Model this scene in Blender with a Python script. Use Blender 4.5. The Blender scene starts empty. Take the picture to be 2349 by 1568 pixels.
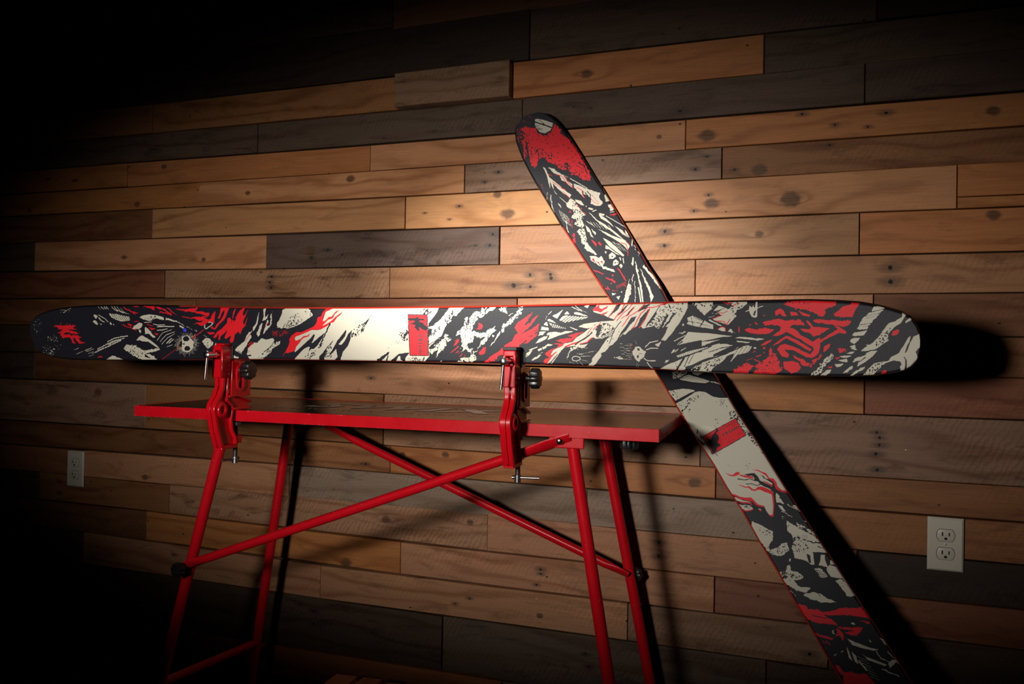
import bpy, bmesh, math, random
import numpy as np
from mathutils import Vector, Matrix
random.seed(7)
RNG = np.random.default_rng(11)
C = bpy.context.scene.collection
scene = bpy.context.scene
CAM = ((0.00000,-1.99516,1.04596),(0.93619,0.35107,0.01733),(-0.01369,-0.01282,0.99982),(-0.35123,0.93626,0.00720),1895.026)
# ---------------------------------------------------------------- camera, world, lights, exposure
def setup_view():
    pos, r, u, f, fpx = CAM
    cam = bpy.data.cameras.new('camera'); ob = bpy.data.objects.new('camera', cam); C.objects.link(ob)
    m = Matrix(((r[0], u[0], -f[0], pos[0]), (r[1], u[1], -f[1], pos[1]), (r[2], u[2], -f[2], pos[2]), (0, 0, 0, 1)))
    ob.matrix_world = m
    cam.sensor_fit = 'HORIZONTAL'; cam.sensor_width = 36.0; cam.lens = fpx / 2349.0 * 36.0
    cam.clip_start = 0.02; cam.clip_end = 50
    scene.camera = ob
    w = bpy.data.worlds.new('world'); scene.world = w; w.use_nodes = True
    bg = w.node_tree.nodes['Background']; bg.inputs[0].default_value = (1.0, 0.8, 0.65, 1); bg.inputs[1].default_value = 0.0006
    vs = scene.view_settings
    scene.display_settings.display_device = 'sRGB'
    vs.view_transform = 'Standard'; vs.look = 'None'; vs.exposure = 0.0; vs.gamma = 1.0; vs.use_curve_mapping = False
def spot(name, loc, target, power, color, size_deg, blend, radius, wide):   # wide: sideways spread of an oval beam
    l = bpy.data.lights.new(name, 'SPOT'); l.energy = power; l.color = color
    l.spot_size = math.radians(size_deg); l.spot_blend = blend; l.shadow_soft_size = radius
    o = bpy.data.objects.new(name, l); C.objects.link(o); o.location = loc
    d = Vector(target) - Vector(loc); o.rotation_euler = d.to_track_quat('-Z', 'Y').to_euler(); o.scale = (wide, 1.0, 1.0)
    return o
setup_view()
# a soft modelling lamp at camera height, left of the camera, and a small hard flash above it
spot('key_lamp', (-0.70, -2.25, 1.146), (-0.78, 0.0, 1.066), 112.0, (1.0, 0.95, 0.88), 46.4, 1.0, 0.085, 2.12)
spot('flash_lamp', (-0.95, -2.00, 1.62), (-0.62, 0.0, 1.156), 285.0, (1.0, 0.95, 0.88), 23.0, 1.0, 0.022, 1.55)
INK_A = """rp1 0 114 61 129 69 152 68 185 70 205 70 236 69 215 62 221 54 239 47 205 51 187 53 193 48 221 40 239 34 255 35 232 28 206 32 178 39 163 27 180 27 198 29 206 23 224 24 239 23 258 16 242 14 248 1 258 -8 284 -10 264 -14 246 -14 232 1 227 11 214 10 219 -2 233 -14 212 -11 208 3 196 13 178 13 166 8 160 18 150 23 152 34 130 34 152 41 165 51 144 49 134 60
rl0 12 152 68 150 79 154 83
rl0 9 179 70 187 81
rl0 9 195 70 202 77
cl0 10 338 165 343 155 357 143
cl0 16 351 165 359 154 375 144
cl0 16 367 166 375 154 386 146
cl0 16 380 166 386 154 398 146
cl0 14 407 164 423 148 448 135
cl0 14 420 165 440 144 478 128
cl0 11 434 165 459 139 494 126
cl0 10 461 151 483 132 511 122
cp0 0 400 126 440 124 467 119 508 112 517 94 468 90 427 101 408 114
kl0 14 411 127 433 100
kl0 14 423 126 445 99
kl0 14 435 124 457 97
kl0 14 447 123 469 96
kl0 14 459 121 481 94
kl0 14 471 120 494 93
kl0 14 483 118 506 91
kl0 14 496 117 518 90
cp1 0 318 117 328 121 339 111 334 100 321 111
cp1 0 342 111 361 99 364 89 345 102
cp0 0 363 95 385 84 366 87
cl0 16 344 120 382 101 398 86
cp1 0 316 93 334 90 344 81 341 74 321 83
cp1 0 350 83 364 76 359 73
cp0 0 406 88 417 79 415 72 406 78
cl0 25 424 77 428 74
rl1 25 474 155 505 142 541 124
rp1 0 509 167 548 166 564 154 543 156
rl0 21 532 133 557 128
rl1 21 471 74 512 64 551 51
rp1 0 495 82 534 76 517 69
rl0 16 536 89 561 92
cl0 26 343 -39 351 -35
cl0 26 353 -34 361 -30
cl0 26 364 -29 372 -25
cl0 26 374 -23 382 -20
cl0 26 385 -18 393 -14
cl0 26 395 -13 403 -10
cl0 26 406 -9 414 -6
cl0 26 417 -4 425 -1
cl0 26 428 0 436 2
cl0 26 439 3 448 5
cl0 26 451 6 459 8
cl0 26 462 8 471 10
cl0 26 474 11 482 13
cl0 26 485 13 486 14
cl0 26 395 -4 403 0
cl0 26 406 1 414 5
cl0 26 416 6 424 9
cl0 26 427 11 435 13
cl0 26 438 14 447 16
cl0 26 450 16 458 18
cl0 26 461 19 470 20
cl0 26 473 21 482 21
cl0 26 485 22 493 23
cl0 26 496 23 505 24
cl0 30 333 -53 342 -49
cl0 30 345 -47 354 -43
cl0 30 357 -42 367 -38
cl0 30 370 -36 379 -33
cl0 30 383 -31 392 -28
cl0 30 396 -26 405 -23
cl0 30 408 -21 417 -17
cl0 30 421 -15 430 -11
cl0 30 433 -10 443 -6
cl0 30 446 -5 456 -1
cl0 30 459 0 468 4
cl0 21 401 -17 407 -14
cl0 21 410 -13 416 -9
cl0 21 419 -8 425 -4
cl0 21 428 -3 435 -1
cl0 21 438 0 444 2
cl0 21 447 3 454 5
cl0 21 457 6 464 9
cl0 10 223 -44 247 -34
cl0 10 234 -64 270 -49
cl0 16 277 -47 314 -32
cl0 12 285 -51 324 -37
cl0 10 295 -60 325 -49
cl0 8 299 -73 325 -64
cl0 10 314 -59 335 -52
cp1 0 392 -84 423 -65 439 -70 478 -84 476 -89 394 -91
rp1 0 391 -53 412 -46 401 -52
rp2 0 338 -81 375 -66 349 -85
cs0 5 14 93 54 91 55 33 13 32
cs0 12 140 151 203 152 198 128 148 127
cs0 10 80 22 140 29 141 -8 85 -4
cs0 13 64 -23 156 -21 147 -45 117 -78 70 -74
cp0 0 566 110 582 118 621 123 657 120 687 114 698 109 700 98 676 101 660 106 644 99 619 93 588 100
ks0 22 594 117 657 117 657 97 594 97
cp1 0 709 109 742 100 774 93 801 80 819 67 809 71 777 89 742 93 712 100
cp0 0 783 76 810 66 804 61 785 69
cl0 16 592 86 633 89
cp1 0 564 85 581 85 584 74 576 62 557 55 529 57 537 69
cp0 0 562 56 576 51 576 40 568 40
cp1 0 597 69 614 58 637 36 659 16 640 20 618 36 598 33
cp0 0 550 5 568 22 582 28 624 9 660 -13 682 -31 652 -19 619 -1 585 1 569 6
cp1 0 480 -35 498 -16 553 -17 586 -37 608 -39 639 -34 660 -27 682 -33 661 -43 625 -48 598 -57 601 -71 637 -77 662 -86 601 -87 554 -73 515 -52
ks0 22 480 -35 498 -16 553 -17 603 -39 601 -71 571 -74 515 -52
kp1 0 550 -22 567 -15 625 -19 660 -25 625 -37 586 -33
cp1 0 601 -56 625 -56 662 -75 665 -84 640 -79
cl0 16 641 80 677 75 707 77
cl0 25 664 68 710 70 756 69
cl0 18 664 52 691 53 721 59
cl0 12 665 5 692 39 743 55
cl0 13 682 0 711 30 759 46
cl0 13 690 -11 722 19 759 37
cl0 25 717 -6 744 17
cl0 18 728 -6 755 13
cl0 11 719 -22 750 -12
rp0 0 617 65 658 59 634 52
rp0 0 645 41 674 36 662 28 653 36
rl0 16 608 79 642 70
cl0 8 858 -6 879 -8
cl0 8 868 -9 892 -14
cl0 8 866 -13 887 -18
cl0 8 865 -16 881 -22
cl0 8 862 -19 875 -25
cl0 8 860 -21 884 -35
cl0 8 858 -24 877 -38
cl0 8 855 -26 870 -39
cl0 8 852 -28 863 -40
cl0 8 849 -29 867 -52
cl0 8 845 -30 859 -52
cl0 8 842 -31 851 -51
cl0 8 839 -32 844 -50
cl0 8 835 -32 842 -62
cl0 8 834 -41 835 -60
cl0 8 830 -41 828 -56
cl0 8 826 -40 823 -53
cl0 8 822 -39 815 -64
cl0 8 818 -38 809 -59
cl0 8 814 -37 805 -54
cl0 8 811 -35 801 -48
cl0 8 808 -33 789 -56
cl0 8 806 -31 786 -50
cl0 8 803 -29 784 -43
cl0 8 801 -26 783 -37
cl0 8 800 -24 768 -40
cl0 8 798 -21 768 -33
cl0 8 788 -22 769 -27
cl0 8 787 -19 771 -21
cl0 8 786 -15 756 -19
cl0 8 786 -12 759 -13
cl0 8 787 -8 764 -7
cl0 8 788 -5 768 -2
cl0 8 789 -2 755 5
cl0 8 790 1 761 10
cl0 8 792 4 768 14
cl0 8 794 6 774 16
cl0 8 796 8 781 19
cl0 8 799 10 773 30
cl0 8 802 12 781 31
cl0 8 805 13 789 32
cl0 8 801 22 796 31
cl0 8 805 23 794 44
cl0 8 809 24 802 43
cl0 8 813 25 809 41
cl0 8 817 25 816 38
cl0 8 821 25 820 51
cl0 8 825 24 827 47
cl0 8 828 24 833 43
cl0 8 832 23 838 38
cl0 8 835 21 848 48
cl0 8 838 20 852 43
cl0 8 841 18 856 37
cl0 8 843 16 858 31
cl0 8 852 21 872 37
cl0 8 855 18 873 31
cl0 8 857 15 874 24
cl0 8 859 12 874 18
cl0 8 860 9 889 19
cl0 8 861 6 887 12
cl0 8 861 3 885 6
cl0 8 862 0 882 1
cl0 8 861 -3 896 -3
cp1 0 800 24 821 32 837 27 843 18 859 10 862 -15 854 -30 831 -44 807 -40 800 -29 801 -11 798 7
kp0 0 803 16 813 27 829 27 840 14 830 4 811 4
kp0 0 812 -27 822 -17 838 -17 845 -28 836 -37 817 -37
kp0 0 806 -2 817 -7 806 -13
rl0 18 851 16 914 57
rl0 10 692 -80 793 -17
cl0 24 920 79 917 68 925 60 954 78 960 86 946 92 937 88
cp1 0 904 4 927 22 945 17 964 2 959 -13 936 -27 917 -12
ks0 22 904 4 927 22 964 2 936 -27
cp1 0 970 -9 980 0 1003 -13 1001 -19 970 -20
ks0 20 970 -9 980 0 1003 -13 1001 -19
cl1 9 820 71 855 56
cl2 9 866 54 906 39
cl0 10 914 32 930 26
rp1 0 576 167 647 163 648 142 615 153 581 160
rl1 29 656 156 697 145 741 125
rl1 27 676 133 714 129 741 120
rl1 13 713 154 771 119
rp1 0 751 149 810 146 853 151 879 158 874 145 861 139 909 136 914 130 943 132 939 114 890 127 851 134 816 138 784 143
rp0 0 791 163 878 157 871 161 810 164
rp1 0 782 115 811 114 843 109 877 114 912 116 935 113 912 108 933 102 928 97 891 96 859 105 825 108
rp1 0 820 78 854 83 891 90 925 99 949 106 963 141 963 145 961 125 979 145 969 119 967 97 970 84 941 94 918 79 900 72 876 83 852 82
rp0 0 999 159 1046 159 1026 115 1016 99 991 79 978 62 971 57 950 64 955 73 970 62 978 79 1001 99 1018 128 1020 148 1005 130 993 104 985 110 997 132
rp0 0 1079 156 1064 137 1060 111 1070 93 1083 111 1073 106 1097 141 1120 157 1125 157 1113 130 1116 117 1126 126 1143 154 1123 111 1114 93 1122 78 1141 124 1127 76 1112 61 1102 39 1092 50 1074 37 1070 12 1060 -1 1049 8 1056 32 1044 27 1029 16 1021 23 1038 60 1018 40 1002 29 998 11 990 14 994 44 982 27 969 19 964 26 984 49 1007 62 1032 86 1037 108 1047 111 1057 100 1055 80
rp0 0 929 48 945 45 968 46 970 39 945 34
cp1 0 1186 109 1180 81 1165 59 1145 46 1131 24 1121 7 1101 -7 1088 -16 1076 -29 1112 -41 1124 -26 1139 0 1144 7 1151 16 1158 29 1150 40 1160 53 1177 74 1187 90
cp1 0 1142 -15 1159 -6 1174 3 1189 1 1190 -68 1153 -69 1137 -49 1142 -36
rl0 15 1128 9 1155 44
rl0 15 1144 -6 1161 7
rl0 22 1144 -19 1169 5
rl0 13 1145 -39 1152 -30
kl0 32 1125 -56 1173 -49
cp1 0 1067 -52 1102 -63 1066 -66
cl0 13 1078 -31 1112 -45
cp0 0 1165 68 1180 85 1187 111 1196 142 1192 111 1188 85 1176 64 1166 51
cp1 0 1216 148 1231 153 1224 131 1225 111 1242 127 1235 107 1212 96 1219 120
cp1 0 1264 146 1257 125 1260 95 1253 77 1238 62 1216 38 1225 68 1237 103 1242 101 1240 81 1230 73 1250 82 1253 109 1249 112
cp1 0 1184 38 1191 62 1210 88 1215 86 1206 60 1201 38 1193 29
rl0 32 1234 81 1239 86
rl0 17 1225 137 1225 131
cp1 0 1310 144 1332 156 1424 156 1444 144 1459 123 1442 111 1407 91 1373 74 1337 65 1317 69 1285 69 1282 82 1294 99 1308 123
ks0 33 1324 74 1343 112 1386 131 1411 100 1388 78 1339 65
ks0 30 1425 151 1459 125 1435 113 1420 138
kl0 15 1315 69 1326 86
rl0 6 1264 58 1265 29
rl0 6 1268 53 1269 31
rl0 6 1272 53 1273 32
rl0 6 1276 54 1277 26
rl0 6 1280 55 1281 27
rl0 6 1284 55 1285 21
rl0 6 1288 56 1289 22
rl0 6 1292 57 1293 28
rl0 6 1296 58 1297 25
rl0 6 1300 58 1300 31
rl0 6 1304 58 1304 28
rl0 6 1308 58 1308 33
rl0 6 1312 58 1312 30
rl0 6 1316 58 1316 36
rl0 6 1319 57 1320 42
rl0 6 1323 57 1324 39
rl0 6 1327 57 1328 44
rl0 6 1331 57 1332 41
rl0 6 1335 57 1335 47
rl0 6 1339 56 1339 44
cp1 0 1157 -19 1182 -5 1209 23 1227 19 1242 19 1264 26 1274 15 1267 4 1306 14 1301 1 1267 -21 1250 -41 1214 -70 1158 -71
kl0 15 1276 13 1255 -13 1223 -37
ks0 30 1272 7 1306 14 1267 -21 1219 -65 1188 -64
cp0 0 1556 156 1739 157 1743 -64 1369 -68 1402 -34 1373 -33 1380 -11 1403 15 1377 14 1372 25 1381 36 1424 49 1455 61 1484 61 1508 68 1505 100 1518 136
kp0 0 1464 44 1470 39 1461 16 1453 5 1461 7 1480 24 1515 50 1508 33 1485 -1 1467 -18 1452 -20 1441 -31 1447 -10 1438 -10 1416 -21 1390 -45 1369 -68 1318 -70 1356 -35 1375 -34 1390 -23 1428 9 1449 26
kl1 31 1540 90 1520 50 1506 21
kl2 46 1509 23 1493 -11
ks0 40 1520 42 1509 0 1490 -15 1483 -9
kp0 0 1616 65 1618 57 1612 37 1589 9 1580 3 1596 0 1612 20 1626 47 1645 64 1637 39 1638 27 1627 -1 1604 -28 1591 -65 1565 -63 1579 -49 1571 -16 1553 -35 1534 -52 1548 -29 1566 0 1575 17 1602 47
kp0 0 1528 -8 1526 -25 1517 -49 1515 -66 1492 -66 1492 -49 1510 -34
kl2 35 1730 123 1715 98 1697 79
kl2 23 1688 60 1701 77
ks0 40 1635 31 1653 68 1680 89 1706 93 1690 56 1663 35
kl2 21 1558 17 1533 -11
ks0 30 1528 -11 1556 17 1548 -25 1524 -46
kl1 23 1465 -37 1448 -60
ks0 30 1419 -53 1448 -29 1481 -18 1477 -47 1429 -61
ks0 30 1519 -25 1566 -18 1548 -52 1517 -53
rp0 0 1525 156 1560 156 1518 136 1504 109 1507 98 1517 100 1530 113 1549 120 1565 138 1586 149 1563 128 1552 111 1531 105 1507 82 1503 77 1526 88 1545 99 1563 115 1582 128 1598 140 1587 124 1573 115 1557 94 1538 90 1526 77 1508 69 1484 62 1455 62 1424 49 1396 38 1376 32 1372 17 1382 15 1401 23 1415 34 1434 37 1448 49 1439 34 1418 28 1403 17 1382 -9 1375 -28 1341 -39 1327 -37 1341 -12 1350 10 1345 18 1357 36 1381 51 1403 51 1436 64 1462 75 1476 92 1481 115 1499 119 1502 132 1516 147
kp1 0 1375 -28 1382 -9 1403 15 1380 -11 1373 -33 1402 -34 1356 -39
cp0 0 1374 -32 1385 -9 1404 11 1427 24 1458 45 1463 43 1447 26 1425 9 1390 -21
rl0 10 1327 -35 1316 -55
cp0 0 1702 156 2030 159 2024 140 2005 114 1986 92 1986 59 1990 -1 1993 -39 1969 -64 1707 -68
kp1 0 1742 137 1722 110 1708 85 1702 85 1708 100 1722 114
kp1 0 1750 -65 1780 -45 1808 -26 1817 -24 1811 -45 1805 -63 1796 -64 1811 -35 1787 -56 1780 -64
kp0 0 1818 -63 1838 -48 1858 -32 1873 -30 1902 -25 1902 -31 1887 -49 1885 -64 1867 -56 1865 -42 1858 -40 1845 -63
ks0 33 1854 58 1898 64 1897 24 1868 17
ks0 14 1859 25 1868 17 1819 -4 1802 -20 1806 -4
kl2 37 1896 60 1877 28
kl1 14 1984 152 1965 130
kl0 10 1971 152 1945 136
kl1 16 2000 142 1981 130
ks0 40 1905 -41 1973 -40 1969 -62 1903 -63
ks0 30 1965 148 1987 154 1985 130 1965 130
kl0 7 1919 152 1910 134
kp0 0 2030 159 2232 170 2236 -64 1969 -64 1993 -39 1990 -1 1986 59 1986 92 2005 114 2024 140
cp1 0 1989 39 1990 -1 2005 11 2039 40 2055 68 2064 88 2081 100 2089 120 2110 126 2120 140 2137 159 2082 159 2071 152 2040 110 2016 92 1988 75 1997 63
ks0 36 2050 108 2092 154 2093 116 2064 88
ks0 30 1993 47 2042 96 2042 72 2000 39
kp1 0 1988 71 2003 72 1993 39 1988 41
cp2 0 2086 36 2073 26 2057 0 2040 -18 2017 -41 2031 -12 1997 -29 1992 -11 2022 3 2039 26 2056 52 2073 50 2065 34
kl0 12 1989 7 2039 36 2064 60
kl0 14 1992 -9 2030 22
ks0 25 2039 26 2056 52 2073 40 2023 -17
cp2 0 2155 125 2151 107 2144 65 2159 103 2167 125 2178 139 2201 139 2221 152 2222 121 2201 117 2189 97 2175 77 2177 63 2192 54 2238 59 2238 42 2188 42 2176 22 2153 8 2153 -4 2174 -6 2170 -22 2151 -14 2130 -17 2136 3 2131 21 2133 37 2122 45 2097 45 2120 69 2138 89 2144 113
ks0 20 2167 125 2201 139 2212 117 2174 89
kp0 0 2191 107 2222 117 2237 90 2234 62 2192 58 2175 69 2177 83
rp0 0 2202 95 2216 89 2219 81 2208 72 2189 71 2204 81
rp0 0 2095 3 2108 25 2120 31 2118 21 2106 7
rp0 0 2077 -28 2117 5 2119 1 2087 -23
rp0 0 2098 -29 2119 -13 2117 -19
rl0 10 2115 -27 2124 -21
rl0 12 2122 -39 2136 -25
rl0 10 2141 -36 2147 -30
rl0 10 2101 23 2116 33
cp1 0 2036 -61 2049 -54 2043 -61
cp2 0 2107 -63 2130 -46 2158 -40 2183 -16 2224 26 2224 16 2199 -6 2179 -28 2196 -37 2192 -49 2169 -62
ks0 30 2109 -59 2160 -40 2194 -37 2169 -60
rp0 0 2204 -17 2212 -13 2224 1 2233 1 2229 -23 2214 -29 2204 -27
rp0 0 2200 97 2213 93 2218 83 2213 72 2200 69
cp2 0 2205 56 2226 60 2246 72 2269 80 2271 66 2255 50 2237 32 2218 12 2206 0 2206 10 2218 28 2228 42 2205 38
cp2 0 2218 145 2224 161 2232 161 2224 143 2222 121 2204 117 2203 131
cp1 0 2230 145 2245 161 2272 161 2264 147 2245 143 2227 129
cp2 0 2284 155 2311 161 2311 147 2317 137 2295 143 2284 145
cp1 0 2292 68 2288 51 2274 31 2248 3 2256 19 2270 31 2280 51
cp2 0 2364 154 2380 153 2369 133 2346 114 2326 90 2306 72 2296 55 2296 78 2312 102 2328 114 2344 123 2364 145
ks0 30 2312 112 2360 135 2328 94
cp1 0 2366 158 2398 164 2380 158
cp1 0 2322 127 2344 137 2328 125
rp1 0 2426 142 2409 118 2386 87 2400 91 2429 118 2447 131 2436 114 2414 89 2386 65 2372 48 2390 62 2420 77 2448 95 2444 64 2437 47 2423 35 2403 21 2385 15 2403 33 2387 25 2371 13 2367 -1 2355 -1 2314 -8 2310 -25 2290 -28 2269 -53 2224 -60 2248 -38 2289 -12 2314 12 2344 28 2348 48 2366 59 2347 79 2359 100 2383 112
ks0 40 2403 44 2420 64 2446 83 2443 53 2423 39
ks0 35 2238 -54 2310 -21 2306 -51
ks0 35 2345 75 2366 75 2366 59 2350 53
rl0 30 2222 -2 2227 -11 2223 -21 2211 -27
cp0 0 2396 -20 2424 -6 2412 -25 2396 -37
cp0 0 2408 -6 2443 8 2442 4 2412 -10
cp0 0 2428 -31 2466 -13 2464 -16
cp1 0 2420 -46 2432 -33 2458 -24 2450 -34 2428 -46
cl0 43 2446 -7 2459 -1
cl0 43 2464 1 2477 7
cp1 0 2471 9 2487 17 2505 14 2489 9
cl0 12 2497 143 2483 130
cl0 8 2479 126 2472 109
cp0 0 2499 125 2521 136 2542 151 2533 136 2519 115 2509 119
cp0 0 2482 111 2489 115 2517 98 2510 97 2480 107
cp0 0 2468 97 2478 103 2484 86 2466 91
cp0 0 2458 84 2486 80 2486 70 2454 70
cp1 0 2450 64 2480 66 2459 53 2445 49
cp0 0 2486 99 2518 92 2557 77 2549 75 2498 82
kl0 11 2490 103 2502 76
kl0 11 2497 101 2510 74
kl0 11 2505 99 2517 73
kl0 11 2512 97 2525 71
kl0 11 2520 96 2532 69
kl0 11 2527 94 2540 67
kl0 11 2535 92 2547 65
kl0 11 2542 90 2555 63
kl0 11 2550 88 2562 62
kl0 9 2506 103 2494 76
kl0 9 2513 101 2502 74
kl0 9 2521 99 2509 72
kl0 9 2528 96 2517 70
kl0 9 2536 94 2524 67
kl0 9 2543 92 2532 65
kl0 9 2551 90 2539 63
kl0 9 2558 88 2547 61
cp0 0 2527 109 2539 123 2552 128 2607 123 2642 123 2627 115 2588 108 2549 100
kl0 11 2533 103 2568 128
kl0 11 2544 102 2579 127
kl0 11 2555 101 2590 126
kl0 11 2566 100 2600 125
kl0 11 2576 99 2611 124
kl0 11 2587 98 2622 123
kl0 11 2598 97 2632 122
kl0 11 2609 96 2643 121
kl0 11 2619 95 2654 120
kl0 11 2630 94 2664 119
cp0 0 2546 132 2558 144 2568 132 2552 131
cp0 0 2584 140 2599 140 2642 125 2623 126 2586 132
cl0 13 2575 161 2605 146
cl0 13 2587 167 2615 142
cl0 9 2599 155 2638 136
cp0 0 2622 163 2645 170 2636 155
cp0 0 2484 61 2510 65 2534 61 2550 67 2585 68 2569 62 2538 54 2514 46 2481 32 2489 47 2477 53
cp0 0 2433 18 2447 35 2467 47 2485 47 2481 40 2457 26
ks0 20 2479 59 2506 61 2495 38 2481 36
cp0 0 2602 85 2623 96 2675 104 2675 93 2637 78
cp0 0 2563 86 2575 83 2602 73 2594 71
cp0 0 2496 -20 2507 -4 2539 10 2550 21 2580 27 2595 43 2618 58 2647 81 2675 97 2675 67 2647 28 2629 9 2605 7 2590 12 2551 6 2520 -23 2496 -51 2481 -60 2498 -35 2512 -18 2496 -26
ks0 35 2647 28 2675 67 2676 29 2638 7
rp1 0 2474 -16 2492 -5 2521 6 2531 15 2499 22 2523 21 2554 21 2515 30 2540 38 2589 41 2560 48 2585 58 2628 68 2604 54 2593 41 2580 31 2550 23 2539 12 2507 -2 2494 -18 2496 -26 2523 -6 2512 -21 2496 -35 2483 -57 2467 -55 2470 -40 2492 -33 2474 -24
rl0 13 2669 95 2651 78 2634 51
rl0 28 2675 88 2647 55 2630 42 2607 28 2586 21 2551 8
kl0 25 2675 85 2658 66 2647 55 2630 41 2607 28 2590 16
rl0 34 2655 42 2636 24 2609 18
kl0 21 2655 38 2638 23 2609 16
cp2 0 2561 -26 2576 5 2601 16 2648 10 2590 1 2571 -18 2559 -40
cl0 15 2579 -37 2584 -30 2596 -27 2610 -31 2612 -39 2600 -45 2585 -44 2579 -37
cl0 7 2612 -27 2654 -25
cl0 7 2614 -40 2647 -47
cl0 7 2608 -44 2626 -65
cl0 7 2596 -46 2608 -63
cl0 7 2606 -20 2673 -5
cl0 7 2567 -49 2591 -56
cl0 7 2598 -16 2621 -21
cp1 0 2677 -18 2656 -47 2639 -66 2661 -66 2677 -43
cl0 13 2539 -2 2500 -58
cl0 11 2524 -27 2519 -31
cl0 11 2517 -33 2513 -38
cl0 11 2511 -40 2507 -44
cl0 11 2505 -46 2501 -51
cl0 11 2499 -53 2494 -57
cl0 15 2453 -61 2459 -61
cl0 15 2462 -61 2468 -61
cl0 15 2471 -61 2477 -62
cl0 15 2480 -62 2486 -62
cl0 15 2489 -62 2495 -62
cl0 15 2498 -62 2504 -62
cl0 15 2507 -62 2513 -62
cl0 15 2516 -62 2522 -62
cl0 15 2525 -62 2531 -63
cl0 15 2534 -63 2540 -63
cl0 15 2543 -63 2549 -63
cl0 15 2552 -63 2558 -63
cl0 15 2561 -63 2567 -63
cl0 15 2570 -63 2576 -63
cl0 15 2579 -63 2585 -64
cl0 15 2588 -64 2591 -64
cp0 0 2669 165 2682 174 2748 176 2764 178 2838 178 2934 180 2943 184 3008 185 3009 158 2993 125 2975 95 2965 81 2950 59 2929 36 2914 38 2929 62 2939 88 2903 80 2884 89 2847 80 2834 94 2806 79 2792 68 2782 57 2773 60 2751 37 2734 18 2723 14 2710 -6 2691 -14 2693 -24 2672 -54 2657 -66 2657 -36 2685 -1 2707 33 2722 52 2698 40 2671 40 2657 47 2656 100 2695 106 2742 109 2696 118 2683 133 2658 142
kp0 0 2654 141 2696 131 2742 110 2693 106 2654 103
kp0 0 2736 150 2749 167 2765 174 2753 150 2734 135 2721 123
kp0 0 2846 165 2875 172 2855 154 2826 141 2833 154
kp0 0 2781 163 2794 172 2772 142 2749 124 2757 139
kp0 0 2814 165 2802 143 2791 128 2779 124 2794 143
kp0 0 2865 150 2870 154 2858 124 2843 100 2831 79 2827 94 2836 118
kp0 0 2826 126 2819 120 2815 109 2799 94 2784 71 2766 56 2751 37 2762 60 2787 94 2802 120
kl0 13 2907 163 2862 95
kl1 31 2894 137 2858 87
kl1 46 2938 132 2910 78
kl1 37 2964 138 2921 80
ks0 40 2862 95 2887 124 2938 132 2910 80
kl0 8 2891 134 2924 121
kl0 8 2885 124 2919 112
kl0 8 2880 115 2913 102
kl0 8 2875 106 2908 93
kl0 8 2869 96 2903 84
ks0 24 2891 137 2909 165 2949 182 3006 182 2982 125 2938 128
ks0 35 2670 82 2704 105 2742 82 2716 60 2671 36
kl0 11 2741 79 2688 48
kl0 11 2739 71 2686 40
kl0 11 2737 64 2684 33
kl0 11 2735 56 2683 25
kp1 0 2681 97 2693 93 2682 55 2671 48 2674 78
ks0 12 2692 8 2750 79 2780 79 2723 14
kl0 15 2765 107 2743 79 2721 22
rl0 13 2750 174 2734 144 2717 120
rl0 17 2781 176 2764 146 2738 112
rl0 17 2809 176 2790 150 2772 137 2748 107
rl0 13 2816 161 2796 137 2765 116
rl0 17 2857 176 2824 143 2794 124 2782 105 2769 86
rl0 19 2934 174 2883 159 2863 158 2839 135 2825 111 2817 90 2805 79
rl0 17 2872 154 2856 117 2843 94 2831 81
rl0 13 2682 174 2938 179
rp1 0 2657 148 2669 163 2682 170 2680 155 2696 154 2715 165 2713 155 2696 146 2686 142 2669 142
rp0 0 2686 133 2711 142 2719 149 2709 135 2692 129
rl0 15 2689 103 2679 91 2659 74
rl0 9 2670 96 2658 87
cp1 0 2810 -10 2819 9 2830 15 2841 7 2858 -4 2858 -17 2840 -36 2835 -43 2821 -36 2812 -21
kp0 0 2826 9 2835 7 2836 -2 2828 -2
kp0 0 2825 -21 2833 -17 2834 -26 2829 -32
kl0 7 2834 -13 2854 -12
cl0 5 2807 23 2759 23
cl0 5 2807 17 2771 16
cl0 5 2808 11 2761 10
cl0 5 2808 4 2774 4
cl0 5 2808 -2 2764 -3
cl0 5 2808 -8 2777 -9
cl0 5 2808 -15 2767 -15
cl0 5 2808 -21 2780 -22
cl0 5 2808 -27 2770 -28
cl0 5 2808 -34 2760 -35
rl0 6 2811 20 2800 19
rl0 6 2811 7 2800 6
rl0 6 2812 -6 2800 -7
rl0 6 2812 -19 2801 -20
rl0 6 2812 -33 2801 -33
cp2 0 2742 -30 2756 -24 2775 -33 2760 -38
cl0 20 2856 11 2872 28 2903 36
cl0 20 2860 2 2878 8 2904 8
cl0 20 2851 -30 2868 -39 2895 -38
cl0 17 2864 -44 2877 -61 2894 -73
cp0 0 2891 21 2916 34 2906 14
cl0 7 2817 35 2826 22
cl0 7 2826 -62 2828 -49
cl0 7 2832 -64 2834 -53
cp1 0 2974 61 3001 72 3006 70 2994 63
cp0 0 2991 39 3012 70 3101 64 3101 46 3048 38 3002 28 2976 20 2994 33
cl0 15 2962 35 3001 57
cl0 13 2973 22 2998 46
cp0 0 2950 -11 2959 5 2968 4 2959 -7
cl0 16 2966 -4 2977 7
cl0 16 2986 0 3005 12
cp0 0 2970 -18 3013 -1 3084 17 3082 13 3024 -10 2977 -24
kl0 8 2977 -3 2983 -25
kl0 8 2984 -1 2990 -23
kl0 8 2992 2 2998 -20
kl0 8 2999 4 3005 -18
kl0 8 3007 7 3013 -15
kl0 8 3014 9 3020 -13
kl0 8 3022 12 3028 -10
kl0 8 3029 14 3035 -8
kl0 8 3037 17 3043 -5
kl0 8 3044 19 3050 -3
kl0 8 3052 21 3057 0
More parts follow.
